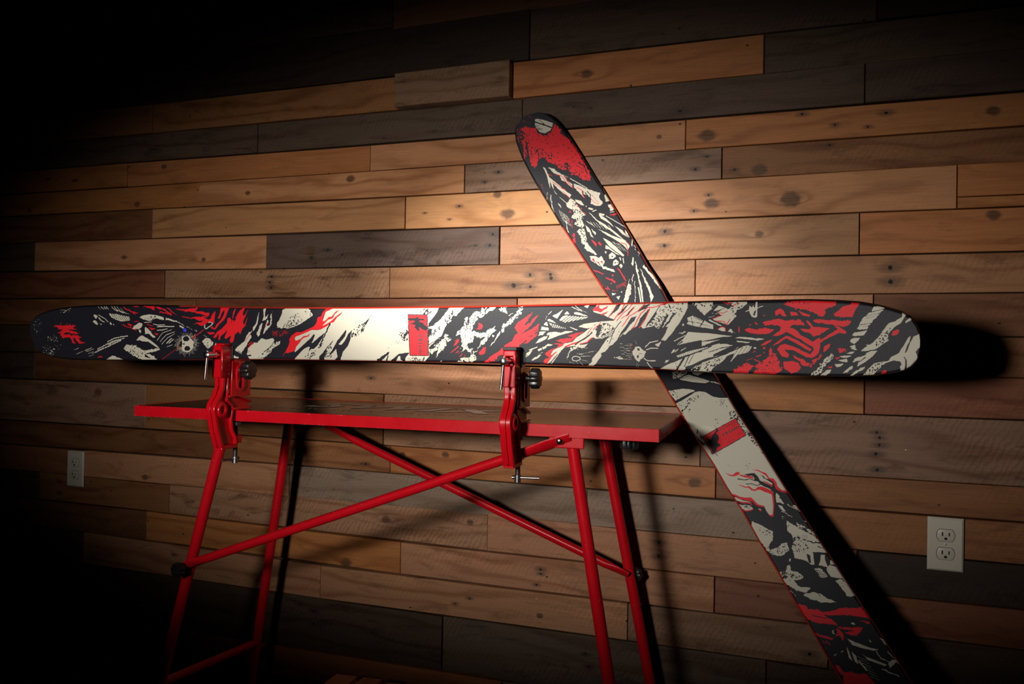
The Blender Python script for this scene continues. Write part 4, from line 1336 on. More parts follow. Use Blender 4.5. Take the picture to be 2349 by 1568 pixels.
M['sidewall'] = plain('red_sidewall', (0.62, 0.035, 0.02), 0.35, 0.0, 0.06)
M['black_edge'] = plain('black_tip_edge', (0.008, 0.008, 0.010), 0.35)
M['base'] = plain('black_ski_base', (0.012, 0.012, 0.013), 0.4)
M['steel_edge'] = plain('dark_steel_edge', (0.25, 0.25, 0.26), 0.35, 1.0)
M['black'] = plain('black_plastic', (0.010, 0.010, 0.012), 0.34, spec=0.5)
M['rubber'] = plain('black_rubber', (0.012, 0.012, 0.012), 0.6)
M['chrome'] = plain('bright_steel', (0.72, 0.71, 0.70), 0.22, 1.0, 0.05)
M['steel'] = plain('dull_steel', (0.40, 0.39, 0.39), 0.36, 1.0, 0.15)
M['outlet'] = plain('ivory_plastic', (0.60, 0.55, 0.46), 0.35, 0.0, 0.03)
M['slot'] = plain('slot_black', (0.004, 0.004, 0.004), 0.7)
M['letter_black'] = plain('black_print', (0.008, 0.007, 0.010), 0.4)
M['letter_grey'] = plain('grey_print', (0.42, 0.38, 0.36), 0.32)
M['blue'] = plain('violet_blue_gloss', (0.06, 0.05, 0.95), 0.15, 0.0, 0.05, 60, 0.8)
def top_material():
    t = NT('brown_laminate'); tc = t.n('ShaderNodeTexCoord').outputs['Object']
    n1 = t.noise(tc, 9, 4); sc = t.noise(t.vmath('MULTIPLY', tc, (6, 160, 1)), 1.0, 3); n3 = t.noise(tc, 300, 2)
    col = t.mix(n1, (0.045, 0.031, 0.026, 1), (0.075, 0.052, 0.043, 1)); col = t.mix(t.math('MULTIPLY', t.ramp(sc, 0.62, 0.75), 0.25), col, (0.2, 0.16, 0.14, 1))
    return t.set(Base_Color=col, Roughness=t.math('ADD', 0.14, t.math('MULTIPLY', n3, 0.10)), Specular_IOR_Level=0.55)
M['top'] = top_material()
def floor_material():
    t = NT('dark_carpet'); tc = t.n('ShaderNodeTexCoord').outputs['Object']; n1 = t.noise(tc, 240, 3); n2 = t.noise(tc, 5, 2)
    col = t.mix(n1, (0.006, 0.0065, 0.009, 1), (0.024, 0.025, 0.032, 1)); t.bump(n1, 0.6, 0.004)
    return t.set(Base_Color=col, Roughness=0.95, Specular_IOR_Level=0.1)
M['floor'] = floor_material()
M['panel'] = plain('dark_backing_board', (0.012, 0.008, 0.006), 0.9)
M['plaster'] = plain('dark_ceiling_paint', (0.05, 0.045, 0.04), 0.9)
# ---------------------------------------------------------------- setting: floor, ceiling, plank wall
b = MB(); b.box(-4.6, 1.6, -3.6, 0.10, -0.06, 0.0); tag(b.build('floor', M['floor'], smooth=False), kind='structure')
b = MB(); b.box(-4.6, 1.6, -3.6, 0.10, 2.47, 2.53); tag(b.build('ceiling', M['plaster'], smooth=False), kind='structure')
b = MB(); b.box(-4.6, 1.6, 0.024, 0.10, 0.0, 2.47); wall = tag(b.build('wall_back', M['panel'], smooth=False), kind='structure')
TONE = {'P': (0.48,0.222,0.098,0.12), 'Y': (0.56,0.275,0.105,0.05), 'O': (0.40,0.155,0.052,0.15), 'B': (0.265,0.112,0.046,0.35), 'B2': (0.175,0.073,0.032,0.4),
        'G': (0.245,0.137,0.083,0.7), 'G2': (0.34,0.166,0.078,0.45), 'D': (0.088,0.053,0.036,0.6), 'D2': (0.115,0.073,0.052,0.7), 'K': (0.044,0.027,0.019,0.5),
        'R': (0.20,0.072,0.034,0.4), 'R2': (0.25,0.105,0.062,0.3), 'W': (0.34,0.178,0.098,0.9), 'W2': (0.25,0.172,0.125,0.55), 'P2': (0.415,0.200,0.104,0.4)}
def plank(x0, x1, b0, b1, t0, t1, tone, proud, knots, nails):
    x0, x1, b0, b1, t0, t1 = (v / 1000.0 for v in (x0, x1, b0, b1, t0, t1)); cx, cz = (x0+x1)/2, (b0+b1+t0+t1)/4
    gx, gz = 0.0011, random.uniform(0.0007, 0.0017); pr = proud/1000.0 if proud else random.uniform(-0.0025, 0.0025); n = 3 if x1-x0 < 0.35 else 5
    top = []; bot = []
    for i in range(n+1):
        f = i/n; x = x0+gx+(x1-x0-2*gx)*f; j = 0.0 if i in (0, n) else 0.0009
        top.append((x-cx, t0+(t1-t0)*f-gz-cz+random.uniform(-j, 0))); bot.append((x-cx, b0+(b1-b0)*f+gz-cz+random.uniform(0, j)))
    out = bot + top[::-1]; k = len(out); bv = 0.0013; zc = 0.0
    inn = [(x-bv*(1 if x > 0 else -1)*(1 if abs(abs(x)-(x1-x0)/2) < 0.004 else 0), z-bv*(1 if z > 0 else -1)) for x, z in out]
    vs = [(x, -pr, z) for x, z in inn] + [(x, -pr+bv, z) for x, z in out] + [(x, 0.023, z) for x, z in out]
    fs = [tuple(range(k))] + [(i, k+i, k+(i+1) % k, (i+1) % k) for i in range(k)] + [(k+i, 2*k+i, 2*k+(i+1) % k, k+(i+1) % k) for i in range(k)]
    me = bpy.data.meshes.new('plank'); me.from_pydata(vs, [], fs)
    o = link('plank', me, wall, M['wood']); o.location = (cx, 0, cz)
    c = TONE[tone]; v = random.uniform(0.90, 1.12); o.color = (c[0]*v, c[1]*v*random.uniform(0.97,1.03), c[2]*v*random.uniform(0.95,1.05), c[3])
    for nm, (a, bb, r) in zip(('knot_a','knot_b','knot_c'), knots): o[nm] = (a/1000.0, bb/1000.0, r/1000.0)
    for nm, (a, bb, r) in zip(('nail_a','nail_b','nail_c','nail_d','nail_e'), nails): o[nm] = (a/1000.0, bb/1000.0, r/1000.0)
for p in PLANKS: plank(*p)
# ---------------------------------------------------------------- printed ski graphics: inks rasterised from outlines
SS = 3                                                            # samples per millimetre
class Sheet:
    def __init__(self, smin, smax, tmin, tmax):
        self.s0, self.t0 = smin, tmin; self.ns, self.nt = int((smax-smin)*SS), int((tmax-tmin)*SS)
        self.cls = np.zeros((self.ns, self.nt), np.uint8)
        self.w = [self.fld(5.0)*0.9 + self.fld(1.6)*0.6 for _ in range(2)] + [self.fld(14.0)*1.1]
        self.sp = self.fld(1.5); flat = np.sort(self.sp[::7, ::5].ravel()); self.q = flat
    def fld(self, mm):
        a, b = int(self.ns/SS/mm)+3, int(self.nt/SS/mm)+3; g = RNG.standard_normal((a, b)).astype(np.float32)
        x = np.linspace(0, a-2.001, self.ns, dtype=np.float32); y = np.linspace(0, b-2.001, self.nt, dtype=np.float32)
        i = x.astype(int); j = y.astype(int); fx = (x-i)[:, None]; fy = (y-j)[None]; fx = fx*fx*(3-2*fx); fy = fy*fy*(3-2*fy)
        return (g[i][:, j]*(1-fx)*(1-fy) + g[i+1][:, j]*fx*(1-fy) + g[i][:, j+1]*(1-fx)*fy + g[i+1][:, j+1]*fx*fy)
    def poly(self, pts, code, rough, dens=None):
        amp = (0.22, 0.75, 1.9)[rough]; pad = 1 + 4*amp
        lo = pts.min(0) - pad; hi = pts.max(0) + pad
        i0, i1 = max(0, int((lo[0]-self.s0)*SS)), min(self.ns, int((hi[0]-self.s0)*SS)+1); j0, j1 = max(0, int((lo[1]-self.t0)*SS)), min(self.nt, int((hi[1]-self.t0)*SS)+1)
        if i1 <= i0 or j1 <= j0: return
        X = (self.s0 + (np.arange(i0, i1)+0.5)/SS)[:, None] + amp*self.w[0][i0:i1, j0:j1]; Y = (self.t0 + (np.arange(j0, j1)+0.5)/SS)[None] + amp*self.w[1][i0:i1, j0:j1]
        ins = np.zeros(X.shape, bool); n = len(pts)
        for k in range(n):
            x1, y1 = pts[k]; x2, y2 = pts[(k+1) % n]
            if y1 == y2: continue
            ins ^= ((Y < y1) != (Y < y2)) & (X < (x2-x1)*(Y-y1)/(y2-y1)+x1)
        if dens is not None: ins &= self.sp[i0:i1, j0:j1] > self.q[int(len(self.q)*(1-dens*0.9))]
        elif rough == 2: ins &= self.sp[i0:i1, j0:j1] < self.q[int(len(self.q)*0.90)]
        self.cls[i0:i1, j0:j1][ins] = code
    def draw(self, text):
        for ln in text.split('\n'):
            h, w, *r = ln.split(); code = 'krc'.index(h[0]); rough = int(h[2]); p = np.array(r, float).reshape(-1, 2)/2.0; w = float(w)
            if h[1] == 'p': self.poly(p, code, rough)
            elif h[1] == 's': self.poly(p, code, 1, w/100.0)
            else:
                w = max(w/10.0, 0.75)
                for a, b2 in zip(p[:-1], p[1:]):
                    d = b2-a; L = max(np.hypot(*d), 1e-3); d = d/L; nn = np.array((-d[1], d[0]))*w/2
                    e = d*w*0.15; self.poly(np.array([a-e+nn, b2+e+nn*0.85, b2+e-nn*0.85, a-e-nn]), code, min(rough, 2))
    def sample(self, s, t):
        out = []
        for code in (1, 2):
            m = (self.cls == code).astype(np.float32); m = np.cumsum(np.cumsum(np.pad(m, ((1,0),(1,0))), 0), 1)
            i = np.clip(((s-self.s0)*SS).astype(int), 2, self.ns-3); j = np.clip(((t-self.t0)*SS).astype(int), 2, self.nt-3)
            out.append((m[i+2, j+2]-m[i-1, j+2]-m[i+2, j-1]+m[i-1, j-1])/9.0)
        return out
def grid_mesh(name, Pts, parent, mat, ink=None):
    a, b2 = Pts.shape[:2]; me = bpy.data.meshes.new(name); me.vertices.add(a*b2); me.vertices.foreach_set('co', Pts.reshape(-1).astype(np.float32))
    idx = np.arange(a*b2).reshape(a, b2); q = np.stack([idx[:-1,:-1], idx[1:,:-1], idx[1:,1:], idx[:-1,1:]], -1).reshape(-1, 4); nq = len(q)
    me.loops.add(nq*4); me.loops.foreach_set('vertex_index', q.reshape(-1).astype(np.int32)); me.polygons.add(nq); me.polygons.foreach_set('loop_start', np.arange(0, nq*4, 4, dtype=np.int32))
    try: me.polygons.foreach_set('loop_total', np.full(nq, 4, np.int32))
    except Exception: pass
    me.polygons.foreach_set('use_smooth', np.ones(nq, bool)); me.update(calc_edges=True)
    if ink is not None:
        at = me.attributes.new('ink', 'FLOAT_COLOR', 'POINT'); c = np.zeros((a*b2, 4), np.float32); c[:, 0] = ink[0].ravel(); c[:, 1] = ink[1].ravel(); c[:, 3] = 1; at.data.foreach_set('color', c.ravel())
    return link(name, me, parent, mat)
def build_ski(root, fr, lo, hi, L, hfun, sheet, side_in=(3.4, 3.4), red_span=(0.2, 0.8)):
    O, es, et, en = (np.array(v) for v in fr)
    lo = np.array(lo); hi = np.array(hi); smin = min(lo[0,0], hi[0,0]); smax = L
    u = np.concatenate([smin + (np.linspace(0, 1, 26)**2)*14, np.arange(smin+15, smax-14, 1.0), smax - (np.linspace(1, 0, 26)**2)*14]); ns = len(u)
    tl = np.interp(u, lo[:,0], lo[:,1]); th = np.interp(u, hi[:,0], hi[:,1])
    for _ in range(3):                                           # ease the measured outline
        k = np.ones(9)/9; m = (u > smin+120) & (u < smax-120)
        tl = np.where(m, np.convolve(np.pad(tl, 4, 'edge'), k, 'valid'), tl); th = np.where(m, np.convolve(np.pad(th, 4, 'edge'), k, 'valid'), th)
    half = (th-tl)/2; mid = (th+tl)/2
    def P(s, t, n): return (O + (s/1000.0)[..., None]*es + (t/1000.0)[..., None]*et + ((hfun(s/1000.0)*1000 + n)/1000.0)[..., None]*en)
    inset = np.minimum(1.0, half/25.0)
    ti_lo, ti_hi = tl + side_in[0]*inset, th - side_in[1]*inset
    nr = 128; v = np.linspace(0, 1, nr); S = np.repeat(u[:, None], nr, 1); T = ti_lo[:, None] + (ti_hi-ti_lo)[:, None]*v[None]
    d = np.minimum(T-ti_lo[:, None], ti_hi[:, None]-T); lip = -1.6*np.clip(1-d/3.4, 0, 1)**2
    top = grid_mesh('topsheet', P(S, T, lip), root, M['ink'], sheet.sample(S, T))
    # sidewalls (red between the contact points, black round tip and tail), base and steel edge
    ua = np.concatenate([u, u[::-1]]); inner = np.concatenate([ti_lo, ti_hi[::-1]]); outer = np.concatenate([tl, th[::-1]])
    ps, pi, po = ua[::6], inner[::6], outer[::6]
    cen_s = np.clip(ps, smin+30, smax-30); grow = np.where(ps < smin+18, -1.0, np.where(ps > smax-18, 1.0, 0.0))*2.2
    def band(name, mat, sel):
        rows = np.stack([P(ps[sel], pi[sel], np.full(sel.sum(), -1.6)), P(ps[sel]+grow[sel]*0.9, po[sel], np.full(sel.sum(), -8.0)), P(ps[sel]+grow[sel], po[sel], np.full(sel.sum(), -10.0))], 1)
        return grid_mesh(name, rows, root, mat)
    f = (ps-smin)/(smax-smin); nn = len(ps)//2; ix = np.arange(len(ps))
    cuts = [('sidewall', M['sidewall'], (f >= red_span[0]) & (f <= red_span[1]) & (ix < nn)), ('sidewall', M['sidewall'], (f >= red_span[0]) & (f <= red_span[1]) & (ix >= nn)),
            ('tip_edge', M['black_edge'], (f > red_span[1]-0.004)), ('tail_edge', M['black_edge'], (f < red_span[0]+0.004))]
    for nm, mt, sel in cuts:
        if nm == 'tail_edge':                                    # the far ends wrap round: order the ring through the end
            i2 = np.concatenate([ix[(ix >= nn) & sel], ix[(ix < nn) & sel]]); 
            rows = np.stack([P(ps[i2], pi[i2], np.full(len(i2), -1.6)), P(ps[i2]+grow[i2]*0.9, po[i2], np.full(len(i2), -8.0)), P(ps[i2]+grow[i2], po[i2], np.full(len(i2), -10.0))], 1); grid_mesh(nm, rows, root, mt)
        else: band(nm, mt, sel)
    nb = 5; Sb = np.repeat(u[::6][:, None], nb, 1); Tb = tl[::6][:, None] + (th-tl)[::6][:, None]*np.linspace(0, 1, nb)[None]
    grid_mesh('ski_base', P(Sb, Tb, np.full(Sb.shape, -10.0)), root, M['base'])
    rows = np.stack([P(ps, po, np.full(len(ps), -10.0)), P(ps, po, np.full(len(ps), -12.0)), P(ps, po*0+np.where(ix < nn, po+2.5, po-2.5), np.full(len(ps), -12.0))], 1); grid_mesh('steel_edge', rows, root, M['steel_edge'])
    return top, P
def text_obj(name, body, parent, mat, place, size, extrude=0.00012, bold=0.0, xs=1.0, spacing=1.0, italic=0.0):
    cu = bpy.data.curves.new(name, 'FONT'); cu.body = body; cu.size = 1.0; cu.offset = bold; cu.space_character = spacing; cu.shear = italic; cu.resolution_u = 3
    tmp = bpy.data.objects.new('tmp', cu); C.objects.link(tmp); dg = bpy.context.evaluated_depsgraph_get(); dg.update()
    me = bpy.data.meshes.new_from_object(tmp.evaluated_get(dg)); bpy.data.objects.remove(tmp)
    vs = np.array([v.co for v in me.vertices]); x0, x1 = vs[:,0].min(), vs[:,0].max(); y0, y1 = vs[:,1].min(), vs[:,1].max()
    for v in me.vertices:
        v.co = place((v.co.x-x0)/(x1-x0), (v.co.y-y0)/(y1-y0))
    me.name = name
    return link(name, me, parent, mat)
V3 = lambda a: Vector([float(x) for x in a])
# ---------------------------------------------------------------- ski held in the vises
LA, LB = 1883.0, 2040.0
hA = lambda s: .032*np.clip((.30-s)/.30, 0, None)**2 + .055*np.clip((s-(1.93-.36))/.36, 0, None)**2
hB = lambda s: .14*np.clip((.62-s)/.62, 0, None)**2 + .032*np.clip((s-1.76)/.28, 0, None)**2
skiA = empty('ski', tuple(V3(FR_A[0]) + V3(FR_A[1])*0.94), 'red, black and cream powder ski clamped level on edge in the two red vises', 'ski')
shA = Sheet(-6, 1890, -62, 112); shA.draw(INK_A)
topA, PA = build_ski(skiA, FR_A, OUT_A_LO, OUT_A_HI, LA, hA, shA, (2.0, 3.6), (0.205, 0.80))
skiB = empty('ski', tuple(V3(FR_B[0]) + V3(FR_B[1])*2.03), 'red, black and cream powder ski leaning diagonally against the plank wall behind the bench', 'ski')
loB = OUT_B_LO + [(1600,-60),(1700,-63),(1800,-65),(1880,-65.5),(1920,-64),(1960,-60),(1990,-54),(2015,-44),(2030,-30),(2040,-6)]; hiB = OUT_B_HI + [(1600,57),(1700,60),(1800,62),(1880,62.5),(1920,61),(1960,57),(1990,51),(2015,41),(2030,28),(2040,6)]
shB = Sheet(-4, 2046, -80, 84); shB.draw(INK_B)
topB, PB = build_ski(skiB, FR_B, loB, hiB, LB, hB, shB, (3.2, 3.2), (0.13, 0.86))
for o in (skiA, skiB):
    inv = Matrix.Translation(o.location).inverted()
    for ch in [c for c in bpy.data.objects if c.parent == o]: ch.matrix_parent_inverse = inv
def sheet_text(body, top, P, o, xend, up, bold):     # origin (s,t), end of line (s,t), cap-height vector end (s,t)
    o, xe, u2 = np.array(o, float), np.array(xend, float), np.array(up, float)
    def place(a, b2):
        st = o + (xe-o)*a + (u2-o)*b2; return P(np.array([st[0]]), np.array([st[1]]), np.array([0.12]))[0]
    return text_obj('lettering', body, top, M['letter_black'], place, 1, bold=bold)
for top, P, L6 in ((topA, PA, LBL_A), (topB, PB, LBL_B)):
    for body, a, e, up, bd in (('RECKONER', L6[0], L6[1], L6[5], 0.012), ('191cm', L6[2], L6[3], L6[4], 0.03)):
        t = sheet_text(body, top, P, a, e, up, bd); t.matrix_parent_inverse = Matrix.Identity(4)
        t.matrix_parent_inverse = Matrix.Translation(top.parent.location).inverted() if False else t.matrix_parent_inverse
b = MB(); c0 = PA(np.array([BLUE[0][0]]), np.array([BLUE[0][1]]), np.array([0.0]))[0]; b.lathe([(0.0042,0),(0.0040,0.0008),(0.0026,0.0014)], V3(c0), -V3(TB[2]), 14); bd = b.build('blue_dot', M['blue'], skiA); bd.matrix_parent_inverse = Matrix.Translation(skiA.location).inverted(); tag(bd, 'small violet-blue dot on the dark tail half')  # tiny raised disc coloured glossy violet-blue
# ---------------------------------------------------------------- waxing bench
o_, ex_, ey_ = (V3(v) for v in TB); ZT = o_.z
TM = Matrix(((ex_.x, ey_.x, 0, o_.x), (ex_.y, ey_.y, 0, o_.y), (0, 0, 1, 0), (0, 0, 0, 1)))     # bench axes: along, back, up (from the floor)
bench = empty('waxing_bench', TM @ Vector((0.6, 0.21, 0)), 'long red steel folding waxing bench with a dark brown top and crossed braces', 'bench')
binv = Matrix.Translation(bench.location).inverted()
def part(name, mb, mat, parent=None, bevel=0.0, label=None, smooth=True):
    o = mb.build(name, mat, parent or bench, bevel, smooth); 
    if parent is None: o.matrix_parent_inverse = binv
    if label: o['label'] = label
    return o
L_, W_ = 1.20, 0.416; zb = ZT - 0.0245
m = MB(TM); m.box(0.003, L_-0.003, 0.003, W_-0.003, ZT-0.010, ZT-0.0006); top = part('tabletop', m, M['top'], bevel=0.0004, smooth=False)
for a in ((0, L_, 0, 0.0028), (0, L_, W_-0.0028, W_), (0, 0.0028, 0.003, W_-0.003), (L_-0.0028, L_, 0.003, W_-0.003)):
    m = MB(TM); m.box(a[0], a[1], a[2], a[3], zb, ZT)
    part('frame_rail', m, M['red'], bevel=0.0009, smooth=False)
def toppt(u, v): return TM @ Vector((u, v, ZT+0.00005))
def top_text(body, u0, u1, v0, v1, bold, it=0.0, sp=1.0):
    return text_obj('lettering', body, top, M['letter_grey'], lambda a, b2: toppt(u0+(u1-u0)*a, v0+(v1-v0)*b2), 1, bold=bold, italic=it, spacing=sp)
top_text('SWIX', 0.33, 0.84, 0.170, 0.300, 0.03, 0.25)
top_text('WWW.SWIXSCHOOL.COM', 0.29, 0.87, 0.105, 0.135, 0.0, 0.0, 1.6)
RT = 0.0122
def leg(p_top, p_bot):
    m = MB(TM); m.tube([p_top, p_bot], RT, 20); o = part('leg', m, M['red'])
    f = MB(TM); d = (Vector(p_bot)-Vector(p_top)).normalized(); f.tube([Vector(p_bot)-d*0.03, Vector(p_bot)-d*0.002], RT+0.003, 16); part('rubber_foot', f, M['rubber'], o)
    return o
def legline(a, za, b2, zb2, v, zz): return (a+(b2-a)*(zz-za)/(zb2-za), v, zz)
def leg_at(u1, z1, u2, z2, v):                                  # heights relative to the bench top
    f = lambda z: (u1+(u2-u1)*(z-z1)/(z2-z1), v, z)
    return leg(f(ZT-0.012), f(0.004)), f
lg = {}
lg['fl'] = leg_at(0.224, ZT-0.048, 0.063, ZT-0.642, 0.030)
lg['rl'] = leg_at(0.157, ZT-0.084, 0.056, ZT-0.780, 0.390)
lg['fr'] = leg_at(1.027, ZT-0.034, 1.108, ZT-0.497, 0.030)
lg['rr'] = leg_at(1.021, ZT-0.069, 1.139, ZT-0.630, 0.390)
for a, b2, z1, z2 in (('fl', 'rl', ZT-0.640, ZT-0.666), ('fr', 'rr', ZT-0.700, ZT-0.700)):
    m = MB(TM); m.tube([lg[a][1](z1), lg[b2][1](z2)], 0.0105, 16); part('crossbar', m, M['red'])
def brace(p, q_, v):
    p, q_ = Vector((p[0], v, p[1])), Vector((q_[0], v, q_[1])); d = (q_-p).normalized(); m = MB(TM)
    R = 0.0100; m.tube([p-d*0.016, p-d*0.006, p+d*0.012, p+d*0.045, q_-d*0.12, q_-d*0.075, q_-d*0.03, q_+d*0.02], [(R*0.35,R*1.15),(R*0.4,R*1.45),(R*0.5,R*1.45),R,R,(R*0.55,R*1.35),(R*0.4,R*1.5),(R*0.35,R*1.2)], 16)
    return part('brace', m, M['red'])
brace((0.158, ZT-0.350), (1.010, ZT-0.031), 0.006)
brace((1.072, ZT-0.372), (0.262, ZT-0.058), 0.372)
# hinge tab, bolts and knobs
m = MB(TM); m.box(0.985, 1.055, 0.010, 0.016, ZT-0.046, ZT-0.022); part('hinge_tab', m, M['red'], bevel=0.002)
for u, v, z in ((1.0085, 0.0055, ZT-0.031), (0.185, 0.372, ZT-0.040)):
    m = MB(TM); m.lathe([(0.0075,0),(0.0075,0.003),(0.0055,0.0062),(0.002,0.0075)], (u, v-0.002, z), (0,-1,0), 16); part('bolt', m, M['chrome'], label='shiny steel bolt head')
def star_knob(o, ax, R, h):
    m = MB(TM); m.lathe([(R*0.5,0),(R*0.95,h*0.12),(R,h*0.3),(R,h*0.75),(R*0.93,h*0.93),(R*0.7,h),(R*0.2,h*1.02)], o, ax, 56, 7, 0.16); return m
part('knob', star_knob((0.146, -0.006, ZT-0.360), (-0.25,-1,0.02), 0.0165, 0.020), M['black'], label='black screw knob on the front left leg')
part('knob', star_knob((1.094, 0.402, ZT-0.385), (0.3,1,0), 0.0165, 0.018), M['black'], label='black screw knob behind the rear right leg')
k = part('knob', star_knob((1.128, 0.10, ZT-0.030), (0,0,-1), 0.0195, 0.022), M['black'], label='black star knob under the right end of the top')
m = MB(TM); m.tube([(1.128,0.10,ZT-0.012),(1.128,0.10,ZT-0.031)], 0.008, 12); part('knob_stem', m, M['red'])
m = MB(TM); m.tube([(0.055,0.10,ZT-0.02),(0.055,0.10,ZT-0.034)], 0.010, 14); part('stub', m, M['red'])
# ---------------------------------------------------------------- ski vises
def vise(u0, label, cap, tbar):
    root = empty('ski_vise', TM @ Vector((u0, -0.03, ZT)), label, 'vise', 'red ski vises clamped on the bench'); inv = Matrix.Translation(root.location).inverted()
    VM = TM @ Matrix.Translation((u0, 0, ZT)); w = 0.0112
    def pt(name, mb, mat, bevel=0.0, label=None, parent=None):
        o = mb.build(name, mat, parent or root, bevel)
        if parent is None: o.matrix_parent_inverse = inv
        if label: o['label'] = label
        return o
    m = MB(VM)                                                   # C-shaped cast arm with raised rims round a thin web
    front = [(-0.050,0.074),(-0.050,0.052),(-0.060,0.034),(-0.074,0.018),(-0.078,0.004),(-0.074,-0.010),(-0.066,-0.040),(-0.052,-0.074),(-0.047,-0.083)]
    back = [(-0.028,0.074),(-0.029,0.045),(-0.030,0.024),(-0.012,0.012),(-0.010,-0.002),(-0.014,-0.020),(-0.010,-0.040),(0.004,-0.060),(0.006,-0.083)]
    m.prism(front + back[::-1], -w*0.35, w*0.35)
    def rim(line, th, off):
        pts = [Vector(p) for p in line]; q2 = []
        for i, p in enumerate(pts):
            d = (pts[min(i+1,len(pts)-1)]-pts[max(i-1,0)]).normalized(); q2.append(p + Vector((-d.y, d.x))*th)
        m.prism([tuple(p) for p in pts] + [tuple(p) for p in q2[::-1]], -w, w)
    rim(front, 0.009, 0); rim(back, -0.006, 0)
    m.prism([(-0.050,-0.083),(-0.047,-0.074),(0.004,-0.074),(0.006,-0.083)], -w, w)
    arm = pt('arm', m, M['cast_red'], 0.0016)
    r = MB(VM); r.strip([(-0.0505,0.060),(-0.0600,0.036),(-0.0745,0.018),(-0.0785,0.004),(-0.0745,-0.010),(-0.0665,-0.040),(-0.0525,-0.074)][::-1], -0.0016, -0.0016, 0.0016); pt('casting_ridge', r, M['cast_red'], 0.0005, parent=arm)
    b2 = MB(VM); b2.lathe([(0.0185,-w*1.25),(0.0185,w*0.9),(0.0150,w*1.15),(0.0150,w*1.3),(0.0085,w*1.3),(0.0080,w*0.6)], (-0.044, 0.0, 0.004) if False else (0.0, -0.052, 0.004), (1,0,0), 28); pt('pivot_boss', b2, M['cast_red'], 0.0010)
    m = MB(VM)                                                   # head: two cheeks and a bridge round the screw
    m.box(-w*1.15, -w*0.62, -0.056, -0.026, 0.072, 0.142); m.box(w*0.62, w*1.15, -0.056, -0.026, 0.072, 0.142); m.box(-w*1.15, w*1.15, -0.056, -0.026, 0.131, 0.142); m.box(-w*1.15, w*1.15, -0.056, -0.026, 0.072, 0.112)
    m.box(-w*0.62, w*0.62, -0.036, -0.027, 0.112, 0.131)
    head = pt('head', m, M['cast_red'], 0.0016)
    m = MB(VM); m.box(-w*1.2, w*1.3, -0.057, -0.024, 0.142, 0.149) if cap else m.box(-w*0.9, w*1.0, -0.050, -0.025, 0.142, 0.146)
    pt('jaw_cap', m, M['rubber'] if cap else M['cast_red'], 0.0012, label='black rubber cap' if cap else None)
    m = MB(VM); m.box(-w*0.9, w*1.5, -0.0262, -0.0245, 0.112, 0.141); pt('jaw_pad', m, M['rubber'], 0.0004)
    m = MB(VM); m.tube([(0,-0.033,0.1215),(0,-0.088,0.1215)], 0.0060, 16); m.lathe([(0.003,0),(0.0068,0.002),(0.0075,0.006),(0.0068,0.010),(0.003,0.012)], (0,-0.084,0.1215), (0,-1,0), 16); sc = pt('clamp_screw', m, M['chrome'])
    m = MB(VM); m.tube([(0.001,-0.090,0.130),(-0.0045,-0.090,0.070)], 0.0027, 12); pt('handle', m, M['chrome'], parent=sc)
    m = MB(VM)                                                   # jaw resting on the bench top
    m.prism([(-0.030,0.030),(-0.004,0.034),(0.048,0.017),(0.050,0.0006),(0.018,0.0006),(-0.004,0.0006),(-0.022,0.004)], -w*0.95, w*0.5); m.prism([(-0.030,0.034),(-0.004,0.036),(0.050,0.0195),(0.050,0.014),(0.0,0.030),(-0.030,0.029)], -w*1.2, w*1.25); m.prism([(-0.020,0.006),(0.018,0.0055),(0.050,0.005),(0.050,0.0006),(-0.012,0.0006)], -w*1.2, w*1.25)
    pt('top_jaw', m, M['cast_red'], 0.0012)
    m = MB(VM); xs0, xs1 = w*0.55, w*1.15                        # slotted slide plate beside the screw
    m.box(xs0, xs1, -0.022, 0.000, 0.030, 0.109); m.box(xs0, xs1, 0.012, 0.046, 0.030, 0.109); m.box(xs0, xs1, 0.0, 0.012, 0.030, 0.046); m.box(xs0, xs1, 0.0, 0.012, 0.098, 0.109)
    pl = pt('slide_plate', m, M['cast_red'], 0.0012)
    m = MB(VM); n = 20; ring = []
    for kk in range(n):
        a = 2*math.pi*kk/n; ring.append((0.006+0.0145*math.cos(a), (0.086 if math.sin(a) >= 0 else 0.056)+0.0145*math.sin(a)))
    inn = []
    for kk in range(n):
        a = 2*math.pi*kk/n; inn.append((0.006+0.0085*math.cos(a), (0.086 if math.sin(a) >= 0 else 0.056)+0.0085*math.sin(a)))
    x0, x1 = xs1-0.0005, xs1+0.0035
    vs = [(x0,a,z) for a,z in ring]+[(x1,a,z) for a,z in ring]+[(x0,a,z) for a,z in inn]+[(x1,a,z) for a,z in inn]
    fs = []
    for kk in range(n):
        j = (kk+1) % n; fs += [(kk,j,n+j,n+kk), (n+kk,n+j,3*n+j,3*n+kk), (3*n+kk,3*n+j,2*n+j,2*n+kk)]
    m.add(vs, fs); pt('slot_rim', m, M['cast_red'], parent=pl)
    m = MB(VM); m.tube([(xs1,0.006,0.088),(xs1+0.012,0.006,0.088)], 0.0055, 12); m.lathe([(0.0105,0.0),(0.0105,0.0022),(0.0085,0.0035)], (xs1+0.004,0.006,0.088), (1,0,0), 20); pt('washer', m, M['chrome'], parent=pl)
    m = MB(VM); R, h = 0.0205, 0.021; m.lathe([(R*0.55,0),(R*0.96,h*0.1),(R,h*0.25),(R,h*0.8),(R*0.92,h*0.95),(R*0.3,h)], (xs1+0.011,0.006,0.088), (1,0,0), 64, 8, 0.17); pt('star_knob', m, M['black'], label='black star knob', parent=pl)
    m = MB(VM); m.box(-w, w, -0.0085, 0.016, 0.060, 0.136); pt('rear_jaw', m, M['cast_red'], 0.0015)
    # lower screw pressing up against the frame
    m = MB(VM); m.box(-w*0.8, w*0.9, 0.002, 0.022, -0.074, -0.056); pt('screw_nut', m, M['cast_red'], 0.0012)
    m = MB(VM); v0 = 0.012; prof = []
